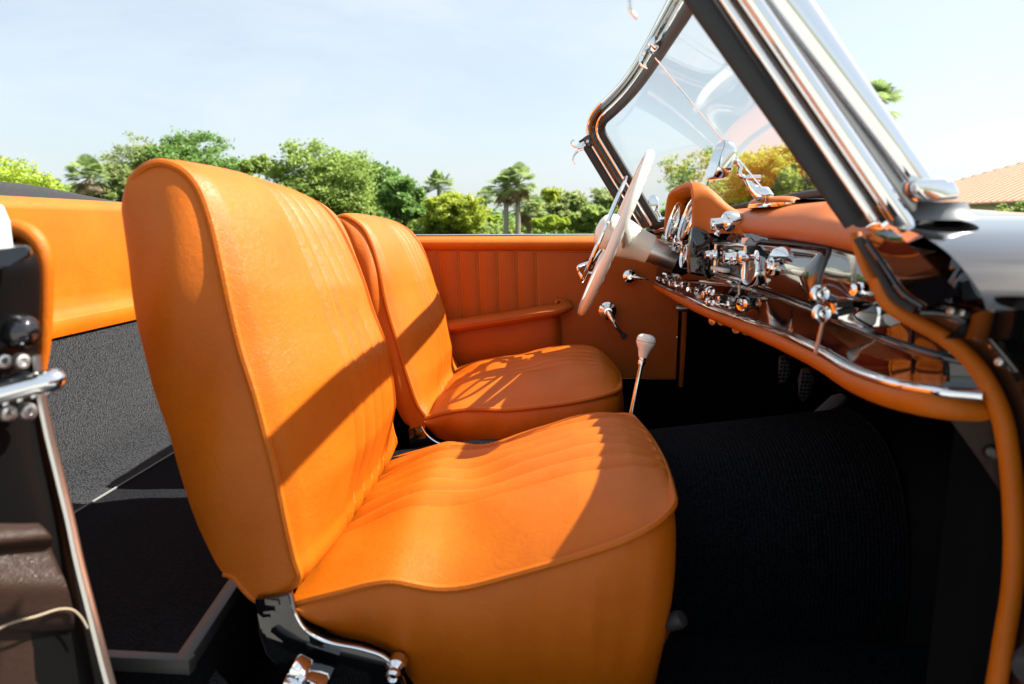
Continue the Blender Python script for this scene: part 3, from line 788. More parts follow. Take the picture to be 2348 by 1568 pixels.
# exterior mirror beyond the far pillar
em = MB(); c = U(1494, 468, Y=2.16)
em.lathe([(0, -.002), (.024, -.002), (.028, .0), (.029, .004), (.026, .012), (.015, .020), (0, .023)], c, (.9, .35, 0), 32)
em.tube([c + Vector((.012, 0, -.012)), c + Vector((.026, 0, -.038)), c + Vector((.03, 0, -.06))], .005, n=10).lathe([(.016, -.01), (.015, 0), (.008, .007), (0, .008)], c + Vector((.03, 0, -.052)), (0, 0, 1), 20)
em.build('exterior_mirror', CH, car)

# ------------------------------------------------------------------ dashboard
LDASH = M['leather']
dash = empty('dashboard', (.4, 1.35, .9), car)
def qd(y): return (y - 1.35) / .65
def xl(y): return .388 - .055 * qd(y) ** 2 * (1.15 if y < 1.35 else .8)
def zl(y): return .927 - (.014 * qd(y) ** 2 if y < 1.35 else -.004 * qd(y) ** 2)
def ztp(y): return .986 - .036 * max(0, (1.09 - y) / .32) ** 1.3
rows = []
for y in np.linspace(.712, 1.99, 90):
    a, b, t = xl(y), zl(y), ztp(y); fx = max(foot(max(.72, min(1.98, y))).x + .004, a + .062); fz = foot(max(.72, min(1.98, y))).z - .014
    pts = [(a + .06, y, b + .010), (a + .03, y, b + .001), (a + .010, y, b), (a - .001, y, b + .008), (a - .002, y, b + .020), (a + .006, y, b + .030 + (t - b) * .1), (a + .024, y, t - .010), (a + .050, y, t - .001), ((a + .05 + fx) / 2, y, (t + fz) / 2 + .001), (fx, y, fz)]
    rows.append(spline(pts, 36))
pad = MB().grid(rows, flip=True)
pad.build('padded_top', LDASH, dash, angle=80)
# instrument hood
arch = [(1.516, .932), (1.517, .952), (1.523, .988), (1.536, 1.018), (1.560, 1.039), (1.61, 1.045), (1.72, 1.043), (1.80, 1.038), (1.845, 1.027), (1.872, 1.000), (1.884, .965), (1.890, .932)]
ar = spline([(0, y, z) for y, z in arch], 60)
def hoodsec(x, hgt, near_, far_, inset=0):
    o = []
    for p in ar:
        t = (p.z - .932) / .12; s = (p.y - 1.695) / .195
        y = 1.695 + (p.y - 1.695) * (1 - inset / .19)
        z = .932 + (p.z - .932) * hgt - (inset if p.z > .94 else 0) * t
        dy = (-near_ if s < 0 else far_) * abs(s) * (1 - .55 * t)
        o.append(Vector((x, y + dy, z)))
    return o
secs = [hoodsec(.3105, 1, 0, 0), hoodsec(.320, 1.005, .003, .0), hoodsec(.334, .975, .014, .0), hoodsec(.348, .90, .034, .005), hoodsec(.362, .78, .058, .01), hoodsec(.375, .64, .088, .015), hoodsec(.388, .52, .12, .02), hoodsec(.408, .42, .15, .03), hoodsec(.45, .34, .17, .04)]
cols = [spline([s[j] for s in secs], 40) for j in range(60)]
hd_ = MB().grid(cols, flip=True)
ins = [hoodsec(.3105, 1, 0, 0), hoodsec(.306, .995, 0, 0, .004), hoodsec(.309, .985, 0, 0, .009), hoodsec(.33, .97, 0, 0, .013), hoodsec(.36, .95, 0, 0, .018)]
hd_.grid(ins, flip=True)
hd_.build('instrument_hood', LE, dash, angle=80)
face = [Vector((.352, p.y, p.z)) for p in hoodsec(.352, .96, 0, 0, .012)] + [Vector((.352, 1.87, .87)), Vector((.352, 1.52, .87))]
MB().prism(face, (.01, 0, 0)).build('instrument_face', M['black'], dash)
# binnacle cheek under the hood
ck = [(1588, 519), (1630, 534), (1662, 541), (1652, 600), (1634, 640), (1580, 628), (1577, 590)]
MB().prism([U(a, b, Y=1.497) for a, b in ck], (0, .03, 0), bevel=.006, seg=3).build('binnacle', PB, dash)
def gauge(c, r, axis, name='gauge', marks=10):
    axv = Vector(axis).normalized(); mb = MB()
    mb.lathe([(r * .91, .002), (r * .93, .006), (r * .975, .008), (r * 1.02, .005), (r * 1.03, -.001), (r * 1.0, -.012), (r * .95, -.02)], c, axv, 40, m=0)
    mb.lathe([(0, .001), (r * .92, .001)], c, axv, 40, m=1)
    u = (Vector((0, 0, 1)) - axv * axv.z).normalized(); v = axv.cross(u)
    for k in range(marks):
        an = R(-130 + 260 * k / (marks - 1)); d = u * math.cos(an) + v * math.sin(an); t = axv.cross(d)
        p0, p1 = c + d * r * .66 + axv * .0016, c + d * r * .82 + axv * .0016
        mb.add([p0 - t * .0009, p0 + t * .0009, p1 + t * .0009, p1 - t * .0009], [(0, 1, 2, 3)], m=2)
    an = R(-60); d = u * math.cos(an) + v * math.sin(an)
    mb.tube([c - d * r * .12 + axv * .003, c + d * r * .7 + axv * .003], [.0018, .0007], n=6, m=2)
    mb.lathe([(0, .006), (r * .1, .006), (r * .12, .001)], c, axv, 16, m=0)
    return mb.build(name, [CH, M['dial'], M['dialmark']], dash)
gauge(Vector((.317, 1.785, .957)), .0505, (-.95, -.02, .29), 'gauge', 14)
gauge(Vector((.321, 1.628, .960)), .0505, (-.95, -.02, .29), 'gauge', 14)
gauge(Vector((.304, 1.555, .880)), .0265, (-.98, -.05, .12), 'small_gauge', 8)
def knob(p, axis, r, ln, parent=dash, name='pull_knob', mt=None):
    return MB().lathe([(0, ln), (r * .7, ln), (r, ln * .9), (r, ln * .68), (r * .6, ln * .55), (r * .42, ln * .35), (r * .5, ln * .12), (r * 1.05, ln * .08), (r * 1.1, 0), (0, 0)], p, axis, 20).build(name, mt or CH, parent)
for p, Y, r, ln in (((1548, 557), 1.64, .011, .018), ((1553, 548), 1.70, .009, .02), ((1521, 563), 1.84, .008, .02), ((1536, 569), 1.76, .008, .02), ((1550, 566), 1.69, .009, .016)):
    knob(U(*p, Y=Y) + Vector((.012, 0, 0)), (-1, 0, .1), r, ln)
# fascia and lower panel
KN = [1505, 1560, 1620, 1690, 1740, 1820, 1890, 1960, 2050, 2150, 2265]
def knots(ys_px, Ys, n=90): 
    q = spline([(x, y, d * 100) for x, y, d in zip(KN, ys_px, Ys)], n)
    return [U(p.x, p.y, Y=p.z / 100) for p in q]
br = knots([640, 643, 648, 656, 667, 694, 722, 749, 785, 815, 838], [1.97, 1.72, 1.52, 1.37, 1.28, 1.075, .945, .838, .742, .680, .650], 90)
stp = knots([648, 674, 701, 725, 744, 774, 809, 849, 879, 897, 908], [1.97, 1.74, 1.545, 1.385, 1.275, 1.075, .940, .832, .735, .675, .646], 90)
NB = 90
tp_ = [Vector((br[i].x + .014, br[i].y, zl(br[i].y) + .006)) for i in range(NB)]
def fas(i, t): return tp_[i] * (1 - t) + br[i] * t + Vector((.012 * (1 - t) ** 3 - .003 * math.sin(math.pi * t) - .010 * (1 - t), 0, 0))
rows = [[fas(i, t) for t in np.linspace(0, 1, 22)] for i in range(NB)]
MB().grid(rows, flip=False).build('fascia', PB, dash, angle=80)
def at_y(path, y):
    ys_ = np.array([p.y for p in path])[::-1]
    return Vector([np.interp(y, ys_, np.array([p[k] for p in path])[::-1]) for k in range(3)])
rows = [[br[i] * (1 - t) + stp[i] * t + Vector((.003 * math.sin(math.pi * t), 0, 0)) for t in np.linspace(0, 1, 14)] for i in range(NB)]
MB().grid(rows, flip=False).build('lower_panel', PB, dash, angle=80)
MB().tube([p + Vector((-.003, 0, 0)) for p in br], .0038, n=10).build('fascia_rib', PB, dash)
i0 = [i for i, p in enumerate(br) if p.y < 1.56 and p.y > 1.27]
MB().tube([br[i] + Vector((-.008, 0, .002)) for i in i0], .0042, n=10).build('chrome_rail', CH, dash)
MB().tube([p + Vector((-.004, 0, 0)) for p in stp], .0062, n=14).build('chrome_strip', CH, dash)
for px, py, y in ((1690, 725, 1.385), (1889, 808, .942)):
    q = U(px, py, Y=y) + Vector((-.004, 0, 0)); d = at_y(stp, y - .02) - at_y(stp, y + .02)
    MB().lathe([(.0062, -.004), (.0068, -.003), (.0068, .003), (.0062, .004)], q, d, 14).build('strip_joint', M['satin'], dash)
ROLL = [(1505, 656, 1.975), (1600, 705, 1.60), (1690, 742, 1.385), (1800, 788, 1.12), (1890, 832, .940), (1960, 874, .832), (2050, 908, .735), (2150, 928, .675), (2290, 944, .668)]
rl = spline([U(a, b, Y=y) for a, b, y in ROLL], 90)
MB().tube(rl, [float(np.interp(p.y, [.64, .8, 1.0, 1.5, 2.0], [.0138, .0142, .0132, .0130, .010])) for p in rl], n=16).build('knee_roll', LE, dash)
# glovebox lid
def lid_pt(y, z, d):
    b_ = at_y(br, y); t = min(1, max(0, ((zl(y) + .006) - z) / ((zl(y) + .006) - b_.z)))
    return Vector((b_.x + .004 * (1 - t) + .012 * (1 - t) ** 3 - .003 * math.sin(math.pi * t) - d, y, z))
lidc = []
ya, yb2, zA, zB, rc_ = .975, 1.315, .838, .914, .014
for k, (sy_, sz_) in enumerate(((1, 1), (-1, 1), (-1, -1), (1, -1))):
    for a in np.linspace(0, math.pi / 2, 8):
        an = a + k * math.pi / 2
        lidc.append(((ya + yb2) / 2 + sy_ * ((yb2 - ya) / 2 - rc_) + rc_ * math.cos(an), (zA + zB) / 2 + sz_ * ((zB - zA) / 2 - rc_) + rc_ * math.sin(an)))
cy_, cz_ = (ya + yb2) / 2, (zA + zB) / 2
def ringd(sc, d): return [lid_pt(cy_ + (y - cy_) - np.sign(y - cy_) * sc, cz_ + (z - cz_) - np.sign(z - cz_) * min(sc, abs(z - cz_) * .98), d) for y, z in lidc]
lm = MB()
rings = [ringd(-.004, -.004), ringd(-.001, .001), ringd(.0, .004), ringd(.002, .0062), ringd(.006, .0072), ringd(.014, .0086), ringd(.026, .0104), ringd(.0375, .0112)]
lm.grid(rings, cv=True, flip=True)
cen = [rings[-1][k] for k in range(len(lidc))]
lm.add(cen, [tuple(range(len(cen)))[::-1]])
lid = lm.build('glovebox_lid', PB, dash, angle=50)
MB().grid([ringd(-.009, .0005), ringd(-.007, .003), ringd(-.004, .003), ringd(-.003, -.002)], cv=True, flip=True).build('lid_gap', M['rubber'], lid)
def on_lid(px, py, d):
    y = 1.15
    for _ in range(40):
        q = U(px, py, Y=y); tx = lid_pt(y, q.z, d).x; y += .6 * (tx - q.x) * F / (px - 1260)
    return U(px, py, Y=y)
# clock, lock button and finger pull on the lid
c = on_lid(1724, 620, .020)
axc = Vector((-.965, -.19, .1)).normalized()
cm = MB().lathe([(.0235, .003), (.0243, .006), (.0265, .008), (.0285, .006), (.0295, 0), (.0285, -.012), (.027, -.016)], c, axc, 40)
cm.lathe([(0, .003), (.024, .003)], c, axc, 36, m=1).tube([c + axc * .005, c + axc * .005 + Vector((0, .004, .015))], .0007, n=5, m=2).tube([c + axc * .005, c + axc * .005 + Vector((0, -.009, .004))], .0008, n=5, m=2)
cm.build('clock', [CH, M['dial'], M['dialmark']], dash)
c = on_lid(1783, 611, .008)
MB().lathe([(0, .020), (.007, .020), (.0085, .017), (.012, .0165), (.0135, .013), (.0155, .012), (.0165, .007), (.0165, .003), (.018, 0), (.018, -.006)], c, (-1, -.05, 0), 32).build('lid_lock', CH, lid)
c = on_lid(1800, 586, .006)
fm = []
for a in np.linspace(0, math.pi, 20):
    fm.append([c + Vector((-.024 * math.sin(a) * math.cos(b), .028 * math.cos(a), .016 * math.sin(a) * math.sin(b))) for b in np.linspace(0, math.pi / 2, 10)])
fp = MB().grid(fm)
fp.grid([[p[0] for p in fm], [Vector((c.x, p[0].y, c.z)) for p in fm]])
fp.build('finger_pull', CH, lid)
# radio
rad = empty('radio', (.36, 1.44, .87), dash)
def rp_(y, z, d=0): return Vector((np.interp(y, [1.28, 1.475], [.374, .366]) - d, y, z))
fr_ = [rp_(1.282, .848), rp_(1.475, .848), rp_(1.475, .912), rp_(1.282, .912)]
rdv = (fr_[1] - fr_[0]).normalized(); rnv = Vector((-rdv.y, rdv.x, 0)); 
mb = MB()
for a, b in ((0, 1), (1, 2), (2, 3), (3, 0)):
    mb.tube([fr_[a] + rnv * .016, fr_[b] + rnv * .016], .0042, n=12)
mb.build('bezel', CH, rad)
MB().prism([fr_[0] + rnv * .012, fr_[1] + rnv * .012, fr_[2] + rnv * .012, fr_[3] + rnv * .012], rnv * -.05, bevel=.002).build('face_plate', M['black'], rad)
MB().prism([rp_(1.335, .872, .014), rp_(1.43, .872, .014), rp_(1.43, .903, .014), rp_(1.335, .903, .014)], rnv * .006, bevel=.0015).build('tuner_window', M['bluegrey'], rad)
for k in range(5):
    MB().box(rp_(1.385 + .019 * k, .860, .020), (.016, .014, .008), None, .002).build('station_button', M['white'], rad)
for y in (1.318, 1.452):
    p = rp_(y, .888, .012)
    MB().lathe([(0, .034), (.0078, .033), (.0095, .030), (.0098, .020), (.0115, .018), (.012, .011), (.008, .009), (.008, 0)], p, (-1, -.1, 0), 22).build('tuning_knob', CH, rad)
MB().tube([rp_(1.29, .842, .03), rp_(1.42, .842, .03)], .005, n=10, flat=1.6, up=(0, 0, 1)).build('lower_lip', CH, rad)
knob(U(1708, 590, Y=1.25) + Vector((.02, 0, 0)), (-1, -.05, 0), .012, .034, name='heater_knob')
MB().tube([U(1694, 645, Y=1.325) + Vector((.0, 0, 0)), U(1694, 676, Y=1.325)], .0018, n=6).build('centre_seam', M['ivory'], dash)
MB().prism([U(1716, 562, Y=1.36), U(1717, 545, Y=1.36), U(1700, 545, Y=1.375), U(1698, 560, Y=1.375)], (.004, 0, 0)).build('centre_trim', M['satin'], dash)
# reading lamp on the padded top
c = Vector((.358, 1.450, .957))
mb = MB().lathe([(.0235, -.016), (.023, .0), (.0205, .007), (.015, .013), (.008, .016), (0, .017)], c + Vector((.008, 0, 0)), (-1, -.25, .12), 32, yscale=.85)
mb.lathe([(.0115, -.004), (.0125, .012), (.0135, .018), (.0125, .021), (.0095, .021), (.009, .014), (0, .013)], c + Vector((-.006, -.002, -.004)), (-.9, .1, -.15), 26)
mb.box(c + Vector((-.014, -.006, -.024)), (.012, .01, .012), Matrix.Rotation(.5, 3, 'Y'), .002)
mb.build('reading_lamp', CH, dash)
# leather pad on top of the dash carrying the mirror
rows = []
pc_ = Vector((.440, 1.400, .991))
for a in np.linspace(0, math.pi / 2, 10):
    rows.append([pc_ + Vector((.036 * math.cos(t) * math.cos(a) ** .6, .105 * np.sign(math.sin(t)) * abs(math.sin(t)) ** .7 * math.cos(a) ** .5, (.013) * math.sin(a))) for t in np.linspace(0, 2 * math.pi, 48, endpoint=False)])
MB().grid(rows, cv=True).build('top_cushion', LE, dash, angle=80)
MB().grid([[p + Vector((0, 0, -.008)) + (p - pc_) * Vector((.07, .0, 0)).x * Vector((1, 1, 0)).length * 0 for p in rows[0]], [pc_ + (p - pc_) * 1.03 + Vector((0, 0, -.004)) for p in rows[0]], [pc_ + (p - pc_) * 1.03 + Vector((0, 0, -.001)) for p in rows[0]], rows[0]], cv=True).build('cushion_rim', CH, dash)
MB().grid([[Vector(((foot(y).x + .02) * (1 - t) + min(foot(y).x + .015, xl(y) + .06) * t, y, foot(y).z - .012 - .002 * t)) for t in (0, 1)] for y in np.linspace(.75, 1.95, 20)]).build('demister_shelf', M['black'], dash)
# heater levers: a slotted chrome block with two ring-ended levers
def levers(Y, block, ends, name='heater_control'):
    o = MB(); b = [U(a, c_, Y=Y) for a, c_ in block]
    o.prism(b, (0, .035, 0), bevel=.004, seg=3)
    root = o.build(name, CH, dash)
    for (ax_, ay_), (bx_, by_) in ends:
        p0, p1 = U(ax_, ay_, Y=Y + .004), U(bx_, by_, Y=Y - .008)
        mb = MB().tube([p0, p0 * .3 + p1 * .7], .0044, n=10, flat=.7)
        mb.lathe([(.0058, -.0035), (.0080, -.0048), (.0102, -.003), (.0102, .003), (.0080, .0048), (.0058, .0035), (.0058, -.0035)], p1, (.12, -1, .1), 22)
        mb.lathe([(0, .0035), (.003, .003), (.0058, .001), (.0058, -.001), (.003, -.003), (0, -.0035)], p1, (.12, -1, .1), 14)
        mb.build('lever', CH, root)
    mid = [(b[0] + b[1]) / 2]
    for k in (.30, .68):
        u0 = b[0] * (1 - k) + b[-1] * k; u1 = b[1] * (1 - k) + b[2] * k
        MB().tube([u0 * .95 + u1 * .05 + Vector((0, -.001, 0)), u0 * .55 + u1 * .45 + Vector((0, -.001, 0))], .0042, n=8).build('slot', M['rubber'], root)
    return root
levers(.775, [(1912, 682), (1990, 690), (2012, 700), (2018, 722), (2010, 746), (1990, 756), (1916, 736)], [((1916, 690), (1880, 674)), ((1920, 728), (1884, 718))])
levers(1.40, [(1648, 672), (1688, 682), (1698, 696), (1692, 714), (1646, 700)], [((1650, 676), (1627, 668)), ((1650, 700), (1627, 692))])
p = U(1890, 722, Y=.772)
MB().tube([p, Vector((p.x + .001, p.y + .02, p.z - .046))], .0023, n=8).build('hanging_rod', M['satin'], dash)
mb = MB().box(U(1988, 664, Y=.80), (.022, .02, .016), Matrix.Rotation(.15, 3, 'Y'), .004)
mb.lathe([(0, .008), (.007, .007), (.0085, .0), (.007, -.01), (0, -.01)], U(1968, 666, Y=.80), (-1, -.2, .1), 18)
mb.build('vent_flap', CH, dash)
mb = MB().lathe([(0, .010), (.011, .009), (.0135, .002), (.0135, -.012), (.010, -.016), (0, -.016)], U(2008, 724, Y=.785), (-.45, -.9, 0), 28); mb.build('ashtray_boss', CH, dash)
# pull knobs along the lower edge
for (a, b), Y, r, ln in (((1512, 640), 1.90, .009, .032), ((1523, 645), 1.86, .008, .02), ((1535, 650), 1.80, .010, .012), ((1548, 652), 1.76, .012, .010), ((1566, 657), 1.70, .009, .02), ((1585, 664), 1.62, .010, .030), ((1612, 676), 1.56, .012, .010), ((1674, 698), 1.40, .013, .034), ((1712, 697), 1.33, .013, .022), ((1533, 636), 1.83, .008, .03), ((1560, 642), 1.74, .008, .026), ((1602, 664), 1.58, .009, .03)):
    knob(U(a, b, Y=Y) + Vector((ln * .6, 0, 0)), (-.95, -.25, .05), r * .74, ln)
mb = MB()
mb.lathe([(0, .008), (.012, .008), (.0155, .003), (.0165, -.004), (0, -.004)], U(1704, 697, Y=1.355), (-.95, -.3, 0), 30).build('ignition_switch', CH, dash)
for a in ((1520, 628, 1.88), (1545, 640, 1.80), (1585, 650, 1.66)):
    q = U(a[0], a[1], Y=a[2]); MB().tube([q, q + Vector((.03, -.05, -.004))], .0035, n=8).build('toggle', CH, dash)
for (a, b), Y in (((1637, 735), 1.62), ((1657, 736), 1.6), ((1692, 754), 1.5), ((1714, 757), 1.46)):
    MB().lathe([(0, .01), (.010, .008), (.012, 0), (.012, -.015), (0, -.015)], U(a, b, Y=Y), (-.8, -.6, 0), 18).build('underdash_button', M['satin'], dash)

# ------------------------------------------------------------------ near door opening: cowl side, hinge post, welt
cw = empty('cowl_side', (.5, .55, .3), car)
sec = [(.90, .958), (.86, .961), (.80, .960), (.74, .957), (.68, .951), (.62, .941), (.575, .927), (.545, .911), (.524, .896), (.519, .888)]
def secx(x):
    k = (x - .32)
    return [Vector((x if y < .7 else x + (.06 + .5 * (y - .7)) * max(0, 1 - k * 1.2), y - .10 * k * k * .3, z + (.004 * k))) for y, z in sec]
rows = [spline(secx(x), 44) for x in np.linspace(.322, 1.9, 40)]
MB().grid(rows, flip=False).build('wing', PB, cw, angle=60)
rows = [[p, p + Vector((.0, .012, -.004)), p + Vector((.0, .05, -.03))] for p in [r[-1] for r in rows]]
MB().grid(rows, flip=False).build('wing_return', PB, cw, angle=30)
o_ = spline([U(2058, 524, Y=.625), U(2108, 566, Y=.575), U(2168, 622, Y=.54), U(2226, 678, Y=.519)], 30)
i_ = spline([U(1962, 548, Y=.685), U(2008, 622, Y=.675), U(2050, 690, Y=.665), U(2092, 712, Y=.655)], 30)
rows = []
for k in range(30):
    r_ = []
    for t in np.linspace(0, 1, 26):
        p = i_[k] * (1 - t) + o_[k] * t
        dx = .012 * math.exp(-((t - .14) / .05) ** 2) - .006 * smooth01((t - .28) / .12) + .006 * math.exp(-((t - .32) / .03) ** 2)
        r_.append(p + Vector((dx, 0, 0)))
    rows.append(r_)
MB().grid(rows, flip=True).build('shut_face', PB, cw, angle=60)
sl_ = [i_[k] * .90 + o_[k] * .10 + Vector((-.002, 0, 0)) for k in range(30)]
MB().tube(sl_, .0045, n=8).build('door_seal', M['rubber'], cw)
MB().tube([i_[k] * .70 + o_[k] * .30 + Vector((-.004, 0, 0)) for k in range(3, 30)], .0028, n=8).build('drip_lip', PB, cw)
# leather end piece from the padded top down to the welt
e_ = spline([U(1961, 535, Y=.708), U(1967, 562, Y=.703), U(1978, 596, Y=.698), U(1991, 626, Y=.692), U(2003, 644, Y=.686), U(2009, 662, Y=.684)], 20)
MB().tube(e_, [.0058] * 20, n=12, flat=.8).build('dash_end_trim', LE, cw)
wl = spline([U(a, b, Y=y) for a, b, y in ((2012, 636, .668), (2016, 655, .667), (2026, 682, .665), (2046, 704, .662), (2094, 734, .658), (2150, 764, .655), (2200, 800, .652), (2240, 842, .65), (2272, 894, .648), (2298, 962, .646), (2315, 1060, .644), (2323, 1160, .642), (2325, 1260, .641), (2319, 1360, .641), (2304, 1450, .642), (2284, 1568, .644), (2262, 1680, .646))], 110)
MB().tube(wl, [.0068 + .0026 * min(1, i / 40) for i in range(110)], n=14).build('door_welt', LE, cw)
oe = spline([U(a, b, Y=y) for a, b, y in ((2092, 700, .60), (2160, 690, .57), (2226, 680, .525), (2300, 680, .515), (2380, 700, .51), (2440, 800, .51), (2460, 1000, .51), (2460, 1300, .51), (2440, 1700, .52))], 110)
rows = []
for k in range(110):
    r_ = []
    for t in np.linspace(0, 1, 20):
        p = wl[k] * (1 - t) + oe[k] * t
        r_.append(p + Vector((.008 + .014 * math.sin(math.pi * t) + .008 * smooth01((t - .30) / .06) - .016 * math.exp(-((t - .62) / .05) ** 2), 0, 0)))
    rows.append(r_)
MB().grid(rows, flip=True).build('hinge_post', PB, cw, angle=50)
for (a, b, y) in ((2278, 790, .60), (2292, 830, .60), (2236, 770, .62), (2182, 712, .60), (2206, 716, .60)):
    MB().lathe([(0, .002), (.0014, .0015), (.002, .0025), (.0034, .002), (.0038, 0), (.0038, -.008)], U(a, b, Y=y), (-.9, -.4, .2), 18).build('hinge_screw', M['satin'], cw)
MB().tube(spline([U(2110, 716, Y=.62), U(2170, 720, Y=.61), U(2230, 744, Y=.60), U(2280, 790, Y=.595), U(2330, 850, Y=.59)], 30), .0035, n=10).build('drip_lip', PB, cw)
c = U(2366, 1530, Y=.56)
MB().lathe([(0, .012), (.012, .010), (.016, .0), (.016, -.02), (0, -.02)], c, (-.8, -.6, 0), 20).build('door_stop', M['rubber'], cw)
# kick panel
kp = MB().prism([U(2165, 946, Y=.664), U(2300, 966, Y=.654), U(2312, 1060, Y=.654), U(2318, 1142, Y=.654), U(2296, 1132, Y=.656), U(2250, 1062, Y=.660), U(2205, 1000, Y=.664)], (.004, .006, 0)).build('kick_panel', M['brown'], cw)
MB().lathe([(0, .0015), (.004, .001), (.0065, .003), (.0075, 0), (.0075, -.004)], U(2271, 1036, Y=.656), (-.6, -.8, 0), 18).build('kick_panel_stud', M['black'], cw)

pd = empty('passenger_door', (.52, .50, .4), car)
Rd = Matrix.Rotation(R(-82), 3, 'Z')
def pdp(a, b, d): return Vector((.50, .50, 0)) + Vector((.10 * d / .1 * 1.0 + .16 * a, -a, b))
rows = [[pdp(a, b, .0 - .006 * math.sin(18 * b)) for b in np.linspace(.36, .86, 20)] for a in np.linspace(.0, .95, 24)]
MB().grid(rows).build('trim_panel', LD, pd)
MB().tube([pdp(a, .885, .015) for a in np.linspace(.0, .95, 12)], .024, n=14).build('top_roll', LE, pd)
MB().tube([pdp(a, .70 - .03 * a, -.03) for a in np.linspace(.3, .9, 12)], .02, n=12).build('armrest', LD, pd)
MB().grid([[pdp(a, b, .07 + .03 * math.sin(math.pi * (b - .25) / .7)) for b in np.linspace(.25, .9, 12)] for a in np.linspace(-.02, .97, 10)], flip=True).build('door_skin', PB, pd)
MB().prism([pdp(.955, .25, 0), pdp(.955, .9, 0), pdp(.955, .9, .07), pdp(.955, .25, .07)], pdp(.975, 0, 0) - pdp(.955, 0, 0)).build('shut_face', PB, pd)
# ------------------------------------------------------------------ floor, tunnel, pedals, outer body
CD = M['carpet_dark']
MB().grid([[Vector((x, y, .25)) for y in np.linspace(.62, 2.08, 30)] for x in np.linspace(-.6, .8, 30)], flip=True).build('floor_carpet', CD, car)
MB().grid([[Vector((.72 + .34 * t, y, .252 + .42 * t)) for y in np.linspace(.62, 2.08, 24)] for t in np.linspace(0, 1, 10)], flip=True).build('toe_board', CD, car)
MB().grid([[Vector((1.06 - .3 * max(0, z - .8) / .18, y, z)) for y in np.linspace(.6, 2.1, 6)] for z in np.linspace(.65, .925, 6)], flip=True).build('firewall', M['black'], car)
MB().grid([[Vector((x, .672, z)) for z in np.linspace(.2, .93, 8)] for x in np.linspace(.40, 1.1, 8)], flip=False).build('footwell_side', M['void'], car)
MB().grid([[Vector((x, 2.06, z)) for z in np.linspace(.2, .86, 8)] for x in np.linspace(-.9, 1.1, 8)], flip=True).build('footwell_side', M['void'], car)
rows = []
def tz(x): return .500 + .085 * max(0, min(1, x / .62)) - .05 * smooth01((-x - .1) / .4)
for x in np.linspace(-.62, .60, 60):
    zt_ = tz(x); r_ = []
    for a in np.linspace(0, math.pi, 44):
        cy, sy_ = math.cos(a), math.sin(a)
        r_.append(Vector((x, 1.325 - .235 * np.sign(cy) * abs(cy) ** .8, .252 + (zt_ - .252) * sy_ ** .72)))
    rows.append(r_)
MB().grid(rows, flip=True).build('tunnel_carpet', CD, car, angle=80)
tr_ = rows[-1]
MB().tube([p + Vector((.003, 0, .001)) for p in tr_], .0032, n=8).build('tunnel_binding', CD, car)
rows2 = [[Vector((x, p.y + (p.y - 1.35) * .5 * t, p.z - .02 - .12 * t * 0)) for p in tr_] for x, t in ((.6, 0), (.75, .2), (1.0, .5))]
MB().grid(rows2, flip=True).build('bell_housing_cover', M['black'], car, angle=80)
M['pedal'] = mat('lightened_pedal_rubber', (.10, .098, .095), .6)  # rubber lightened to make up for the unlit footwell
pedals = empty('pedal_box', (.7, 1.7, .5), car)
for (pl, Y) in (([(1785, 825), (1800, 822), (1812, 838), (1810, 860), (1796, 882), (1785, 876)], 1.78), ([(1838, 853), (1858, 852), (1866, 868), (1858, 900), (1843, 922), (1832, 915), (1830, 880)], 1.66)):
    po = MB().prism([U(a, b, Y=Y) for a, b in pl], (.010, .035, .004), bevel=.002).build('pedal_pad', M['pedal'], pedals)
    cxx = sum(a for a, b in pl) / len(pl); cyy = sum(b for a, b in pl) / len(pl); tm = MB()
    for r_ in range(7):
        for c_ in range(3):
            q = U(cxx - 9 + 9 * c_ + 1.5 * (3 - r_), cyy - 27 + 9 * r_, Y=Y - .002)
            tm.box(q, (.005, .003, .006), None, 0)
    tm.build('tread', M['satin'] if False else M['black'], po)
    MB().tube([U(cxx + 8, cyy - 10, Y=Y + .03), U(cxx + 40, cyy - 90, Y=Y + .05)], .008, n=8).build('pedal_arm', M['black'], pedals)
MB().prism([U(1858, 948, Y=1.46), U(1905, 905, Y=1.5), U(1930, 900, Y=1.5), U(1942, 910, Y=1.5), U(1900, 952, Y=1.46), U(1870, 957, Y=1.46)], (.012, .01, -.014), bevel=.003).build('accelerator', mat('grey_rubber', (.20, .195, .19), .6), pedals)
# gear lever
gk = U(1479, 790, Y=1.35)
gl0 = U(1443, 968, Y=1.34)
gm = empty('gear_lever', gl0, car)
dv = (gk - gl0).normalized()
gs = gl0 - dv * .08
MB().tube([gs, gl0, gl0 * .5 + gk * .5, gk - dv * .02], [.0055, .005, .0046, .0044], n=14).lathe([(.0050, -.010), (.0072, -.009), (.0075, -.002), (.0066, 0), (.0072, .002), (.0062, .006), (0, .006)], gk - dv * .032, dv, 20).build('stem', CH, gm)
ko = MB().lathe([(0, -.026), (.0085, -.026), (.0098, -.020), (.0125, -.010), (.0175, -.001), (.0194, .005), (.0192, .0062)], gk, dv, 32).lathe([(.0192, .0072), (.0190, .011), (.0165, .0165), (.011, .0200), (.005, .0212), (0, .0214)], gk, dv, 32).build('knob', mat('cream_knob', (.80, .78, .70), .15, 0, .5, .6), gm)
MB().lathe([(.0188, .0060), (.01915, .0062), (.01915, .0072), (.0188, .0074)], gk, dv, 32).build('knob_groove', M['black'], ko)
MB().lathe([(.05, -.03), (.045, -.01), (.03, .02), (.014, .045), (.008, .05)], gs + dv * .02, dv, 24).build('gaiter', M['rubber'], gm)
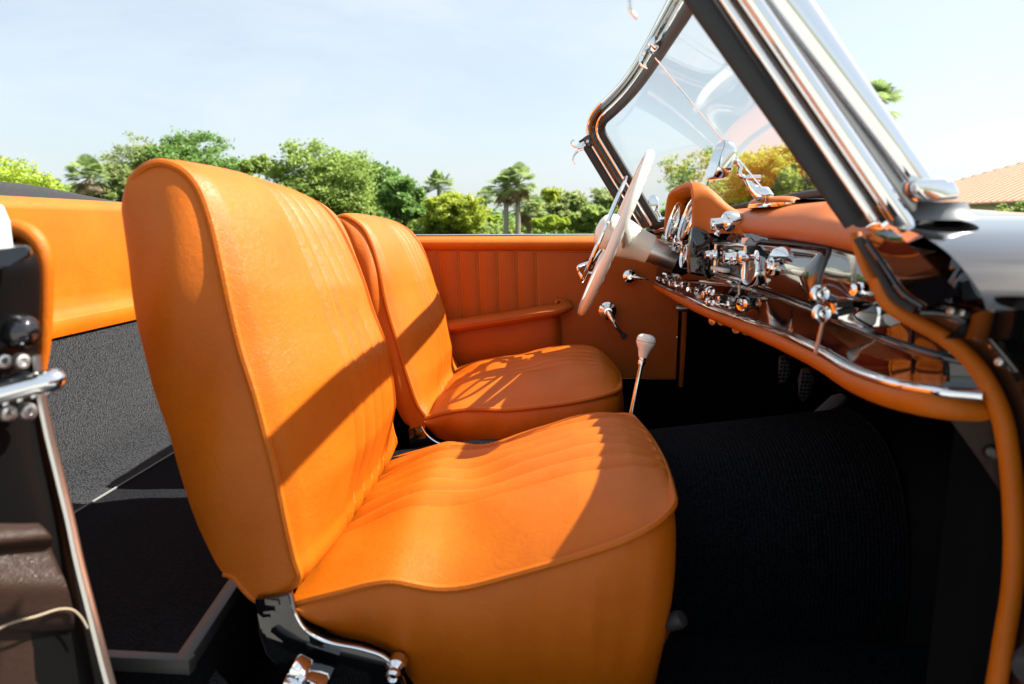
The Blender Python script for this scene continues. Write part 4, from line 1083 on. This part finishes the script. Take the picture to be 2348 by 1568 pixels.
# outer body that carries light and shade: bonnet, far wing and skin, rear deck, near sill
rows = []
for x in np.linspace(0, 1, 24):
    r_ = []
    for y in np.linspace(.74, 1.96, 40):
        fx = foot(y).x + .03; X_ = fx + (2.0 - fx) * x
        zb2 = .952 + .018 * (1 - ((y - 1.35) / .61) ** 2); k = smooth01(x * 5); r_.append(Vector((X_, y, (foot(y).z - .022) * (1 - k) + zb2 * k - .10 * x ** 2)))
    rows.append(r_)
MB().grid(rows, flip=True).build('bonnet', PB, car, angle=60)
rows = [[Vector((x, y, z - .04 * max(0, x - .4) ** 2)) for y, z in ((1.94, .958), (2.04, .972), (2.12, .966), (2.18, .94), (2.21, .90), (2.22, .7), (2.20, .3))] for x in np.linspace(.30, 2.0, 16)]
MB().grid(rows, flip=True).build('wing', PB, car, angle=60)
MB().grid([[Vector((x, y, z)) for y, z in ((2.06, zt(0) - .0), (2.10, zt(0) - .004), (2.15, .86), (2.19, .6), (2.17, .28))] for x in np.linspace(-1.1, .36, 12)], flip=True).build('door_skin', PB, car, angle=60)
MB().grid([[Vector((x, y, z - .1 * max(0, -1.3 - x))) for y, z in ((.48, .5), (.50, .80), (.56, .93), (.66, 1.0), (2.05, 1.0), (2.13, .93), (2.19, .8), (2.2, .5))] for x in np.linspace(-1.45, -2.3, 10)], flip=False).build('rear_deck', PB, car, angle=60)
MB().box((.0, .60, .26), (.95, .10, .16), None, .02).build('sill', PB, car)
MB().box((-.2, 1.35, .2), (3.6, 1.5, .06), None, .01).build('underbody', M['black'], car)
for x in (1.35, -1.15):
    for y, sg in ((.60, -1), (2.10, 1)):
        wh = MB().lathe([(0, .05), (.12, .06), (.19, .07), (.2, .04), (.3, .07), (.325, .04), (.325, -.08), (0, -.08)], (x, y, .325), (0, sg, 0), 32, m=0).build('wheel', M['rubber'], car)
        MB().lathe([(0, .085), (.08, .080), (.15, .07), (.19, .074), (.195, .06)], (x, y, .325), (0, sg, 0), 32).build('hub_cap', CH, wh)

# ================================================================== OUTDOORS
def sock(m, name): return m.node_tree.nodes['Principled BSDF'].inputs[name]
gm_ = mat('grass_ground', (.06, .09, .025), .9)
t = tex(gm_, 'ShaderNodeTexNoise', .4, Detail=8); vary(gm_, t.outputs[0], (.045, .075, .018), (.12, .13, .05))
gr = MB().add([(-1500, -1500, 0), (1500, -1500, 0), (1500, 1500, 0), (-1500, 1500, 0)], [(0, 1, 2, 3)]).build('ground', gm_); gr['kind'] = 'structure'
pv = mat('concrete_paving', (.30, .29, .27), .85)
t = tex(pv, 'ShaderNodeTexNoise', 2.2, Detail=9, Roughness=.7); vary(pv, t.outputs[0], (.24, .235, .22), (.34, .33, .31))
MB().add([(-16, -14, .004), (26, -14, .004), (26, 22, .004), (-16, 22, .004)], [(0, 1, 2, 3)]).build('car_park_paving', pv)['kind'] = 'structure'

def leafmat(name, c0, c1, trans=.55):
    m = bpy.data.materials.new(name); m.use_nodes = True
    n, l, b = nodes(m)
    ge = n.new('ShaderNodeNewGeometry'); r = n.new('ShaderNodeValToRGB')
    r.color_ramp.elements[0].color = (*c0, 1); r.color_ramp.elements[1].color = (*c1, 1)
    l.new(ge.outputs['Random Per Island'], r.inputs[0])
    l.new(r.outputs[0], b.inputs['Base Color']); b.inputs['Roughness'].default_value = .55
    tb = n.new('ShaderNodeBsdfTranslucent'); mxs = n.new('ShaderNodeMixShader'); mxs.inputs[0].default_value = trans
    l.new(r.outputs[0], tb.inputs[0]); l.new(b.outputs[0], mxs.inputs[1]); l.new(tb.outputs[0], mxs.inputs[2])
    l.new(mxs.outputs[0], n['Material Output'].inputs[0])
    return m
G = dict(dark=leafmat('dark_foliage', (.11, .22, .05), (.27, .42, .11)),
         mid=leafmat('mid_foliage', (.20, .30, .06), (.40, .51, .13)),
         light=leafmat('light_foliage', (.32, .43, .035), (.52, .62, .09), .45),
         yellow=leafmat('yellow_foliage', (.30, .37, .03), (.50, .56, .08), .45),
         olive=leafmat('olive_foliage', (.23, .30, .09), (.40, .46, .18)),
         palm=leafmat('palm_fronds', (.20, .30, .10), (.40, .48, .20)),
         dry=leafmat('dry_fronds', (.24, .18, .11), (.42, .33, .21)))
BK = mat('bark', (.16, .13, .10), .9); t = tex(BK, 'ShaderNodeTexNoise', 3, Detail=6); vary(BK, t.outputs[0], (.09, .075, .06), (.24, .20, .165))
PBK = mat('palm_trunk', (.26, .22, .18), .9); t = tex(PBK, 'ShaderNodeTexWave', 2.5, Distortion=2); vary(PBK, t.outputs[0], (.20, .17, .14), (.34, .30, .25))

def leaf_mesh(name, pts, size, mt, parent, aspect=.55, jitter=.5, flat=0.0, seed=0):
    """many leaf-clump faces: pts (n,3) centres in world space"""
    g = np.random.default_rng(seed + 11); n = len(pts)
    nrm = g.normal(size=(n, 3)); nrm[:, 2] = np.abs(nrm[:, 2]) + flat; nrm /= np.linalg.norm(nrm, axis=1)[:, None]
    a = np.cross(nrm, g.normal(size=(n, 3))); a /= np.linalg.norm(a, axis=1)[:, None]; b = np.cross(nrm, a)
    s = size * (1 - jitter + 2 * jitter * g.random(n))[:, None]
    off = np.array(parent_loc(parent))
    P = np.asarray(pts) - off
    v = np.stack([P - a * s, P + b * s * aspect - nrm * s * .2, P + a * s, P - b * s * aspect - nrm * s * .2], 1).reshape(-1, 3)
    me = bpy.data.meshes.new(name)
    me.vertices.add(4 * n); me.vertices.foreach_set('co', v.astype(np.float32).ravel())
    me.loops.add(4 * n); me.loops.foreach_set('vertex_index', np.arange(4 * n, dtype=np.int32))
    me.polygons.add(n); me.polygons.foreach_set('loop_start', np.arange(0, 4 * n, 4, dtype=np.int32))
    me.update(calc_edges=True); me.materials.append(mt)
    o = bpy.data.objects.new(name, me); COL.objects.link(o); o.parent = parent; o['kind'] = 'stuff'
    return o

def limbs(mb, base, ends, r0, g):
    for e in ends:
        e = Vector(e); b = Vector(base)
        mid = b * .45 + e * .55 + Vector(g.normal(size=3) * .06 * (e - b).length)
        fork = b + Vector((0, 0, (e.z - b.z) * .12))
        pts = spline([b, fork * .5 + mid * .5, mid, e], 9)
        mb.tube(pts, [r0 * (1 - .86 * i / 8) for i in range(9)], n=7)

def broad(px, ytop, hw, dist, kind, label, base_h=.30, lobes=26, per=260, leaf=.24, umbrella=False, sparse=1.0, seed=0, lr_k=None, name='broadleaf_tree', group='trees along the far edge of the grounds'):
    g = np.random.default_rng(seed + 101)
    c = U(px, 515, Y=dist); top = U(px, ytop, Y=dist).z; wd = 1.22 * hw / F * dist
    t = empty(name, (c.x, c.y, 0), label=label, cat='tree', group=group)
    z0 = max(.6, top * base_h); H = top - z0
    cen = []
    for k in range(lobes):
        for _ in range(40):
            q = g.uniform(-1, 1, 3)
            if np.linalg.norm(q) < 1: break
        q = q / max(.35, np.linalg.norm(q)) * (.45 + .55 * g.random()) if k % 3 else q
        if umbrella:
            z = z0 + H * (.55 + .42 * (1 - (q[0] ** 2 + q[1] ** 2)) * g.uniform(.55, 1.0))
        else: z = z0 + H * (.46 + .44 * q[2])
        wz = 1.0 if umbrella else (1 - .35 * max(0, q[2]) ** 2)
        cen.append((c.x + wd * .82 * q[0] * wz, c.y + wd * .82 * q[1] * wz, z))
    cen = np.array(cen); lr = min(wd, H * .8) * (lr_k or (.40 if not umbrella else .34))
    pts = []
    for k, q in enumerate(cen):
        n = int(per * 2.6 * sparse * g.uniform(.6, 1.3)); ms = 11
        d = g.normal(size=(ms, 3)); d /= np.linalg.norm(d, axis=1)[:, None]
        sub = d * lr * g.uniform(.7, 1.3) * (.45 + .6 * g.random(ms))[:, None] * np.array([1, 1, .75 if not umbrella else .42])
        idx = g.integers(0, ms, n)
        pts.append(q + sub[idx] + g.normal(size=(n, 3)) * lr * .21 * np.array([1, 1, .6]))
    pts = np.concatenate(pts); pts = pts[pts[:, 2] > .25]
    mb = MB(); tr = max(.10, wd * .055)
    fk = Vector((c.x, c.y, z0 * (.55 if umbrella else .8)))
    mb.tube(spline([(c.x, c.y, -.05), (c.x + tr * .5, c.y, fk.z * .5), tuple(fk)], 8), [tr * (1.25 - .4 * i / 7) for i in range(8)], n=9)
    limbs(mb, fk, cen[g.permutation(len(cen))[:9]], tr * .62, g)
    mb.build('trunk', BK, t)
    leaf_mesh('crown', pts, leaf * .82 * dist / 62, G[kind], t, flat=.6, seed=seed)
    return t

def palm(px, ytop, hw, dist, label, skirt=.5, seed=0, trunk=True, lean=0, group='cabbage palms among the trees', drop=0):
    g = np.random.default_rng(seed + 301)
    c = U(px, 515, Y=dist); top = U(px, ytop, Y=dist).z; rad = 1.25 * hw / F * dist
    t = empty('palm_tree', (c.x, c.y, 0), label=label, cat='palm', group=group)
    hub = Vector((c.x + lean, c.y, top - rad * .95))
    MB().tube(spline([(c.x, c.y, -.05), (c.x + lean * .4, c.y, hub.z * .5), tuple(hub)], 10), [.22, .2, .19, .18, .18, .18, .18, .19, .2, .2], n=9).build('trunk', PBK, t)
    for nm, nfr, e0, e1, mt, ln in (('fronds', 46, -.55, 1.4, 'palm', 1.0), ('dry_skirt', int(26 * skirt), -1.35, -.5, 'dry', .85)):
        if not nfr: continue
        mb = MB()
        for k in range(nfr):
            az = g.uniform(0, 2 * math.pi); el = g.uniform(e0, e1); L_ = rad * ln * g.uniform(.75, 1.1)
            d = Vector((math.cos(az) * math.cos(el), math.sin(az) * math.cos(el), math.sin(el)))
            tip = hub + d * L_ * .62
            mb.tube([hub, tip], [.03, .012], n=4)
            side = d.cross(Vector((0, 0, 1))); side = side.normalized() if side.length > .05 else Vector((1, 0, 0)); up_ = side.cross(d)
            for j in range(17):                       # fan of pleated leaflets
                a = (j - 8) / 8 * 1.75
                ld = (d * math.cos(a) + side * math.sin(a) + up_ * .12).normalized(); l2 = L_ * .48 * (1 - .25 * abs(j - 8) / 8)
                w_ = ld.cross(up_).normalized() * .030 * rad
                m_ = tip + ld * l2 * .55; e = tip + ld * l2 + Vector((0, 0, -.34 * l2))
                mb.add([tip, m_ + w_, e, m_ - w_], [(0, 1, 2, 3)])
        mb.build(nm, G[mt], t, angle=30)
    return t

T = 'tree'
broad(42, 367, 118, 46, 'light', 'bright lime green tree at the far left behind the folded black hood', .12, 30, 300, .22, seed=1)
palm(216, 352, 46, 55, 'palm with a thick brown skirt left of the nearest seat back', .9, seed=2)
broad(165, 402, 40, 64, 'dark', 'small dark green tree between the lime tree and the skirted palm', .1, 16, 220, seed=3)
broad(312, 292, 64, 60, 'olive', 'thin grey green tree with see-through top over the nearest seat back', .2, 30, 120, .16, sparse=.85, seed=4)
broad(272, 352, 60, 58, 'olive', 'olive green bushy tree between the skirted palm and the thin-topped tree', .08, 24, 260, .2, seed=41)
broad(398, 300, 74, 66, 'mid', 'tall fresh green tree left of the largest dark crown', .2, 26, 280, seed=5)
broad(452, 293, 88, 62, 'dark', 'largest dark green rounded tree above the nearest seat back', .2, 34, 340, .2, seed=6)
broad(600, 356, 46, 60, 'mid', 'small flat-topped tree with thin branches in the dip between two big crowns', .4, 14, 150, .16, umbrella=True, seed=7)
broad(575, 392, 58, 52, 'yellow', 'yellow green low tree under the small flat-topped one', .1, 20, 240, seed=8)
broad(752, 338, 104, 60, 'mid', 'wide spreading tree with pale forked limbs between the two seat backs', .16, 46, 250, .2, seed=9)
broad(838, 352, 72, 66, 'dark', 'dark green tree crown touching the right of the spreading tree', .15, 30, 260, seed=10)
broad(690, 398, 60, 58, 'mid', 'rounded green tree at the left foot of the spreading tree', .1, 22, 240, seed=111)
broad(932, 402, 54, 57, 'dark', 'dense dark green tree right of the spreading tree', .08, 24, 280, seed=11)
palm(1008, 386, 36, 62, 'single palm crown rising behind a lime green tree', .15, seed=12)
broad(1038, 442, 70, 54, 'yellow', 'lime green tree with an orange tinge in front of the single palm', .1, 26, 280, .2, seed=13)
palm(1160, 384, 38, 50, 'left and lower palm of the tall pair with bare trunks', .8, seed=14)
palm(1187, 370, 40, 50, 'right and taller palm of the tall pair with bare trunks', .7, seed=15)
palm(1212, 436, 36, 52, 'short palm with a long dry skirt just right of the tall pair', 1.3, seed=16)
palm(1112, 424, 24, 70, 'small dark palm peeking out left of the tall pair', .0, seed=17)
broad(1092, 478, 44, 58, 'light', 'light green tree at the foot of the tall palm pair on its left', .1, 18, 230, seed=18)
broad(1256, 428, 46, 58, 'yellow', 'yellow green tree right of the palm with the long dry skirt', .12, 20, 260, seed=19)
broad(1300, 440, 50, 58, 'olive', 'pale olive tree in the middle of the gap before the windscreen pillar', .1, 22, 240, seed=20)
broad(1352, 474, 56, 52, 'mid', 'rounded green tree by the far windscreen pillar', .08, 24, 260, seed=21)
broad(1378, 430, 46, 62, 'olive', 'thin pale tree rising beside the far windscreen pillar', .2, 20, 130, .18, sparse=.8, seed=22)
broad(1270, 495, 46, 50, 'light', 'lowest lime bush-like tree under the yellow green tree', .05, 18, 220, seed=23)
broad(1592, 316, 84, 44, 'mid', 'open flat-crowned tree with bare branches seen through the windscreen', .22, 22, 70, .17, sparse=.8, seed=24, lr_k=.26)
broad(1450, 470, 60, 60, 'light', 'low light green tree behind the steering wheel', .1, 20, 240, seed=25)
broad(1560, 455, 60, 60, 'olive', 'low olive tree behind the instrument hood', .1, 20, 240, seed=26)
broad(1745, 300, 78, 40, 'yellow', 'tree behind the interior mirror, leaves tinted yellow for the amber windscreen reflection', .25, 34, 200, .2, seed=27)  # yellow leaf colour stands in for leather reflected in the windscreen
broad(1838, 295, 70, 44, 'yellow', 'tree beside the near windscreen pillar, leaves tinted yellow for the amber windscreen reflection', .3, 30, 200, .2, seed=28)
broad(1680, 395, 80, 48, 'olive', 'lower olive tree under the yellow ones in the windscreen', .1, 24, 220, seed=29)
broad(1900, 380, 70, 55, 'mid', 'green tree mostly hidden by the near windscreen pillar', .2, 20, 200, seed=30)
palm(1974, 178, 56, 40, 'tall lone palm whose crown shows right of the windscreen pillar', .8, seed=31, group='cabbage palms among the trees')
# undergrowth: one dark mass nobody could count
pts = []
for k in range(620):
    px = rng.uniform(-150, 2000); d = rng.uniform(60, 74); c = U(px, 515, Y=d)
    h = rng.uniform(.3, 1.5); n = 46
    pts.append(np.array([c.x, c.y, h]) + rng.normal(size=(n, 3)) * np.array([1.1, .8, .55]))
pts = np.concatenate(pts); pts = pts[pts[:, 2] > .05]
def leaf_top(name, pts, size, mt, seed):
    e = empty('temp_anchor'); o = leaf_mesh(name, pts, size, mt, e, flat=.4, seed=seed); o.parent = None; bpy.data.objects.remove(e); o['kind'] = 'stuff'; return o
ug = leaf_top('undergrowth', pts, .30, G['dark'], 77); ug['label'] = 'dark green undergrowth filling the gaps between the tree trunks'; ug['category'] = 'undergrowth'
pts = []
for k in range(900):
    px = rng.uniform(-150, 2000); d = rng.uniform(54, 60); c = U(px, 515, Y=d)
    pts.append(np.array([c.x, c.y, rng.uniform(.0, .9)]) + rng.normal(size=(40, 3)) * np.array([.8, .6, .32]))
pts = np.concatenate(pts); pts = pts[pts[:, 2] > .03]
sh_ = leaf_top('low_shrubbery', pts, .2, G['mid'], 78); sh_['label'] = 'low bright green shrubbery in front of the trees above the far door'; sh_['category'] = 'shrubbery'

# ------------------------------------------------------------------ house with the terracotta metal roof
hs = empty('house', (44, 60, 0), label='low house with a ribbed terracotta metal roof at the right edge', cat='house')
xe, ze, pit = 41.0, 2.98, math.tan(R(25.5))
def onroof(px, py):
    d = U(px, py, Y=1.0) - CAM
    tt = (ze - CAM.z + (0 - xe) * 0 + (-xe) * pit * 1) / (d.z - d.x * pit)
    return CAM + d * tt
yf = 71.0; yn = 30.0
hipf = onroof(2185, 417); hipn = onroof(2400, 358)
dvh = (hipn - hipf); 
far_c = Vector((xe, yf, ze))
ridge_a = hipf + dvh * 1.8
rt_mat = mat('terracotta_roof_sheet', (.60, .32, .19), .45); rb_mat = mat('sunlit_roof_rib', (.84, .54, .36), .4)  # ribs lighter than the sheet: sunlight put into their colour
t = tex(rt_mat, 'ShaderNodeTexNoise', 1.2, Detail=4); vary(rt_mat, t.outputs[0], (.42, .15, .062), (.50, .19, .085))
k0 = (hipf.x - xe); 
far_e = hipf - dvh * 1.0
poly = [Vector((xe, yn, ze)), Vector((xe, hipf.y + 3, ze)), hipf, ridge_a, Vector((ridge_a.x, yn, ridge_a.z))]
MB().prism(poly, (0, 0, -.08)).build('roof', rt_mat, hs)
rb = MB()
y = yn + .4
ed = [poly[1], hipf, ridge_a]
while y < poly[1].y - .1:
    # length of the rib until it meets the hip line
    best = None
    for i in range(2):
        a, b = ed[i], ed[i + 1]
        lo_, hi_ = min(a.y, b.y), max(a.y, b.y)
        if lo_ <= y <= hi_ and hi_ > lo_: best = a + (b - a) * ((y - a.y) / (b.y - a.y))
    if best is None: best = Vector((ridge_a.x, y, ridge_a.z))
    p0 = Vector((xe - .02, y, ze + .0)); p1 = Vector((best.x, y, best.z))
    rb.prism([p0 + Vector((0, -.24, -.02)), p0 + Vector((0, -.18, .1)), p0 + Vector((0, .18, .1)), p0 + Vector((0, .24, -.02))], p1 - p0)
    y += 1.05
rb.build('roof_ribs', rb_mat, hs, kind='stuff')
MB().tube([hipf - dvh * .0, ridge_a], .09, n=8).build('hip_capping', rt_mat, hs)
wl_ = mat('cream_render', (.50, .46, .34), .85)
MB().prism([Vector((xe + .6, yn + .5, 0)), Vector((xe + .6, hipf.y + 2, 0)), Vector((xe + .6, hipf.y + 2, ze - .02)), Vector((xe + .6, yn + .5, ze - .02))], (6, 0, 0)).build('wall', wl_, hs)
MB().box((xe - .05, (yn + hipf.y + 3) / 2, ze - .10), (.12, hipf.y + 3 - yn, .14)).build('gutter', mat('gutter_brown', (.25, .14, .08), .5), hs)
broad(2345, 456, 30, 50, 'mid', 'leafy shrub in front of the house eave at the right edge', .3, 12, 160, .16, seed=51, name='garden_shrub', group=None)
broad(2300, 466, 24, 52, 'mid', 'smaller shrub under the eave left of the leafy one', .3, 10, 120, .14, seed=52, name='garden_shrub', group=None)
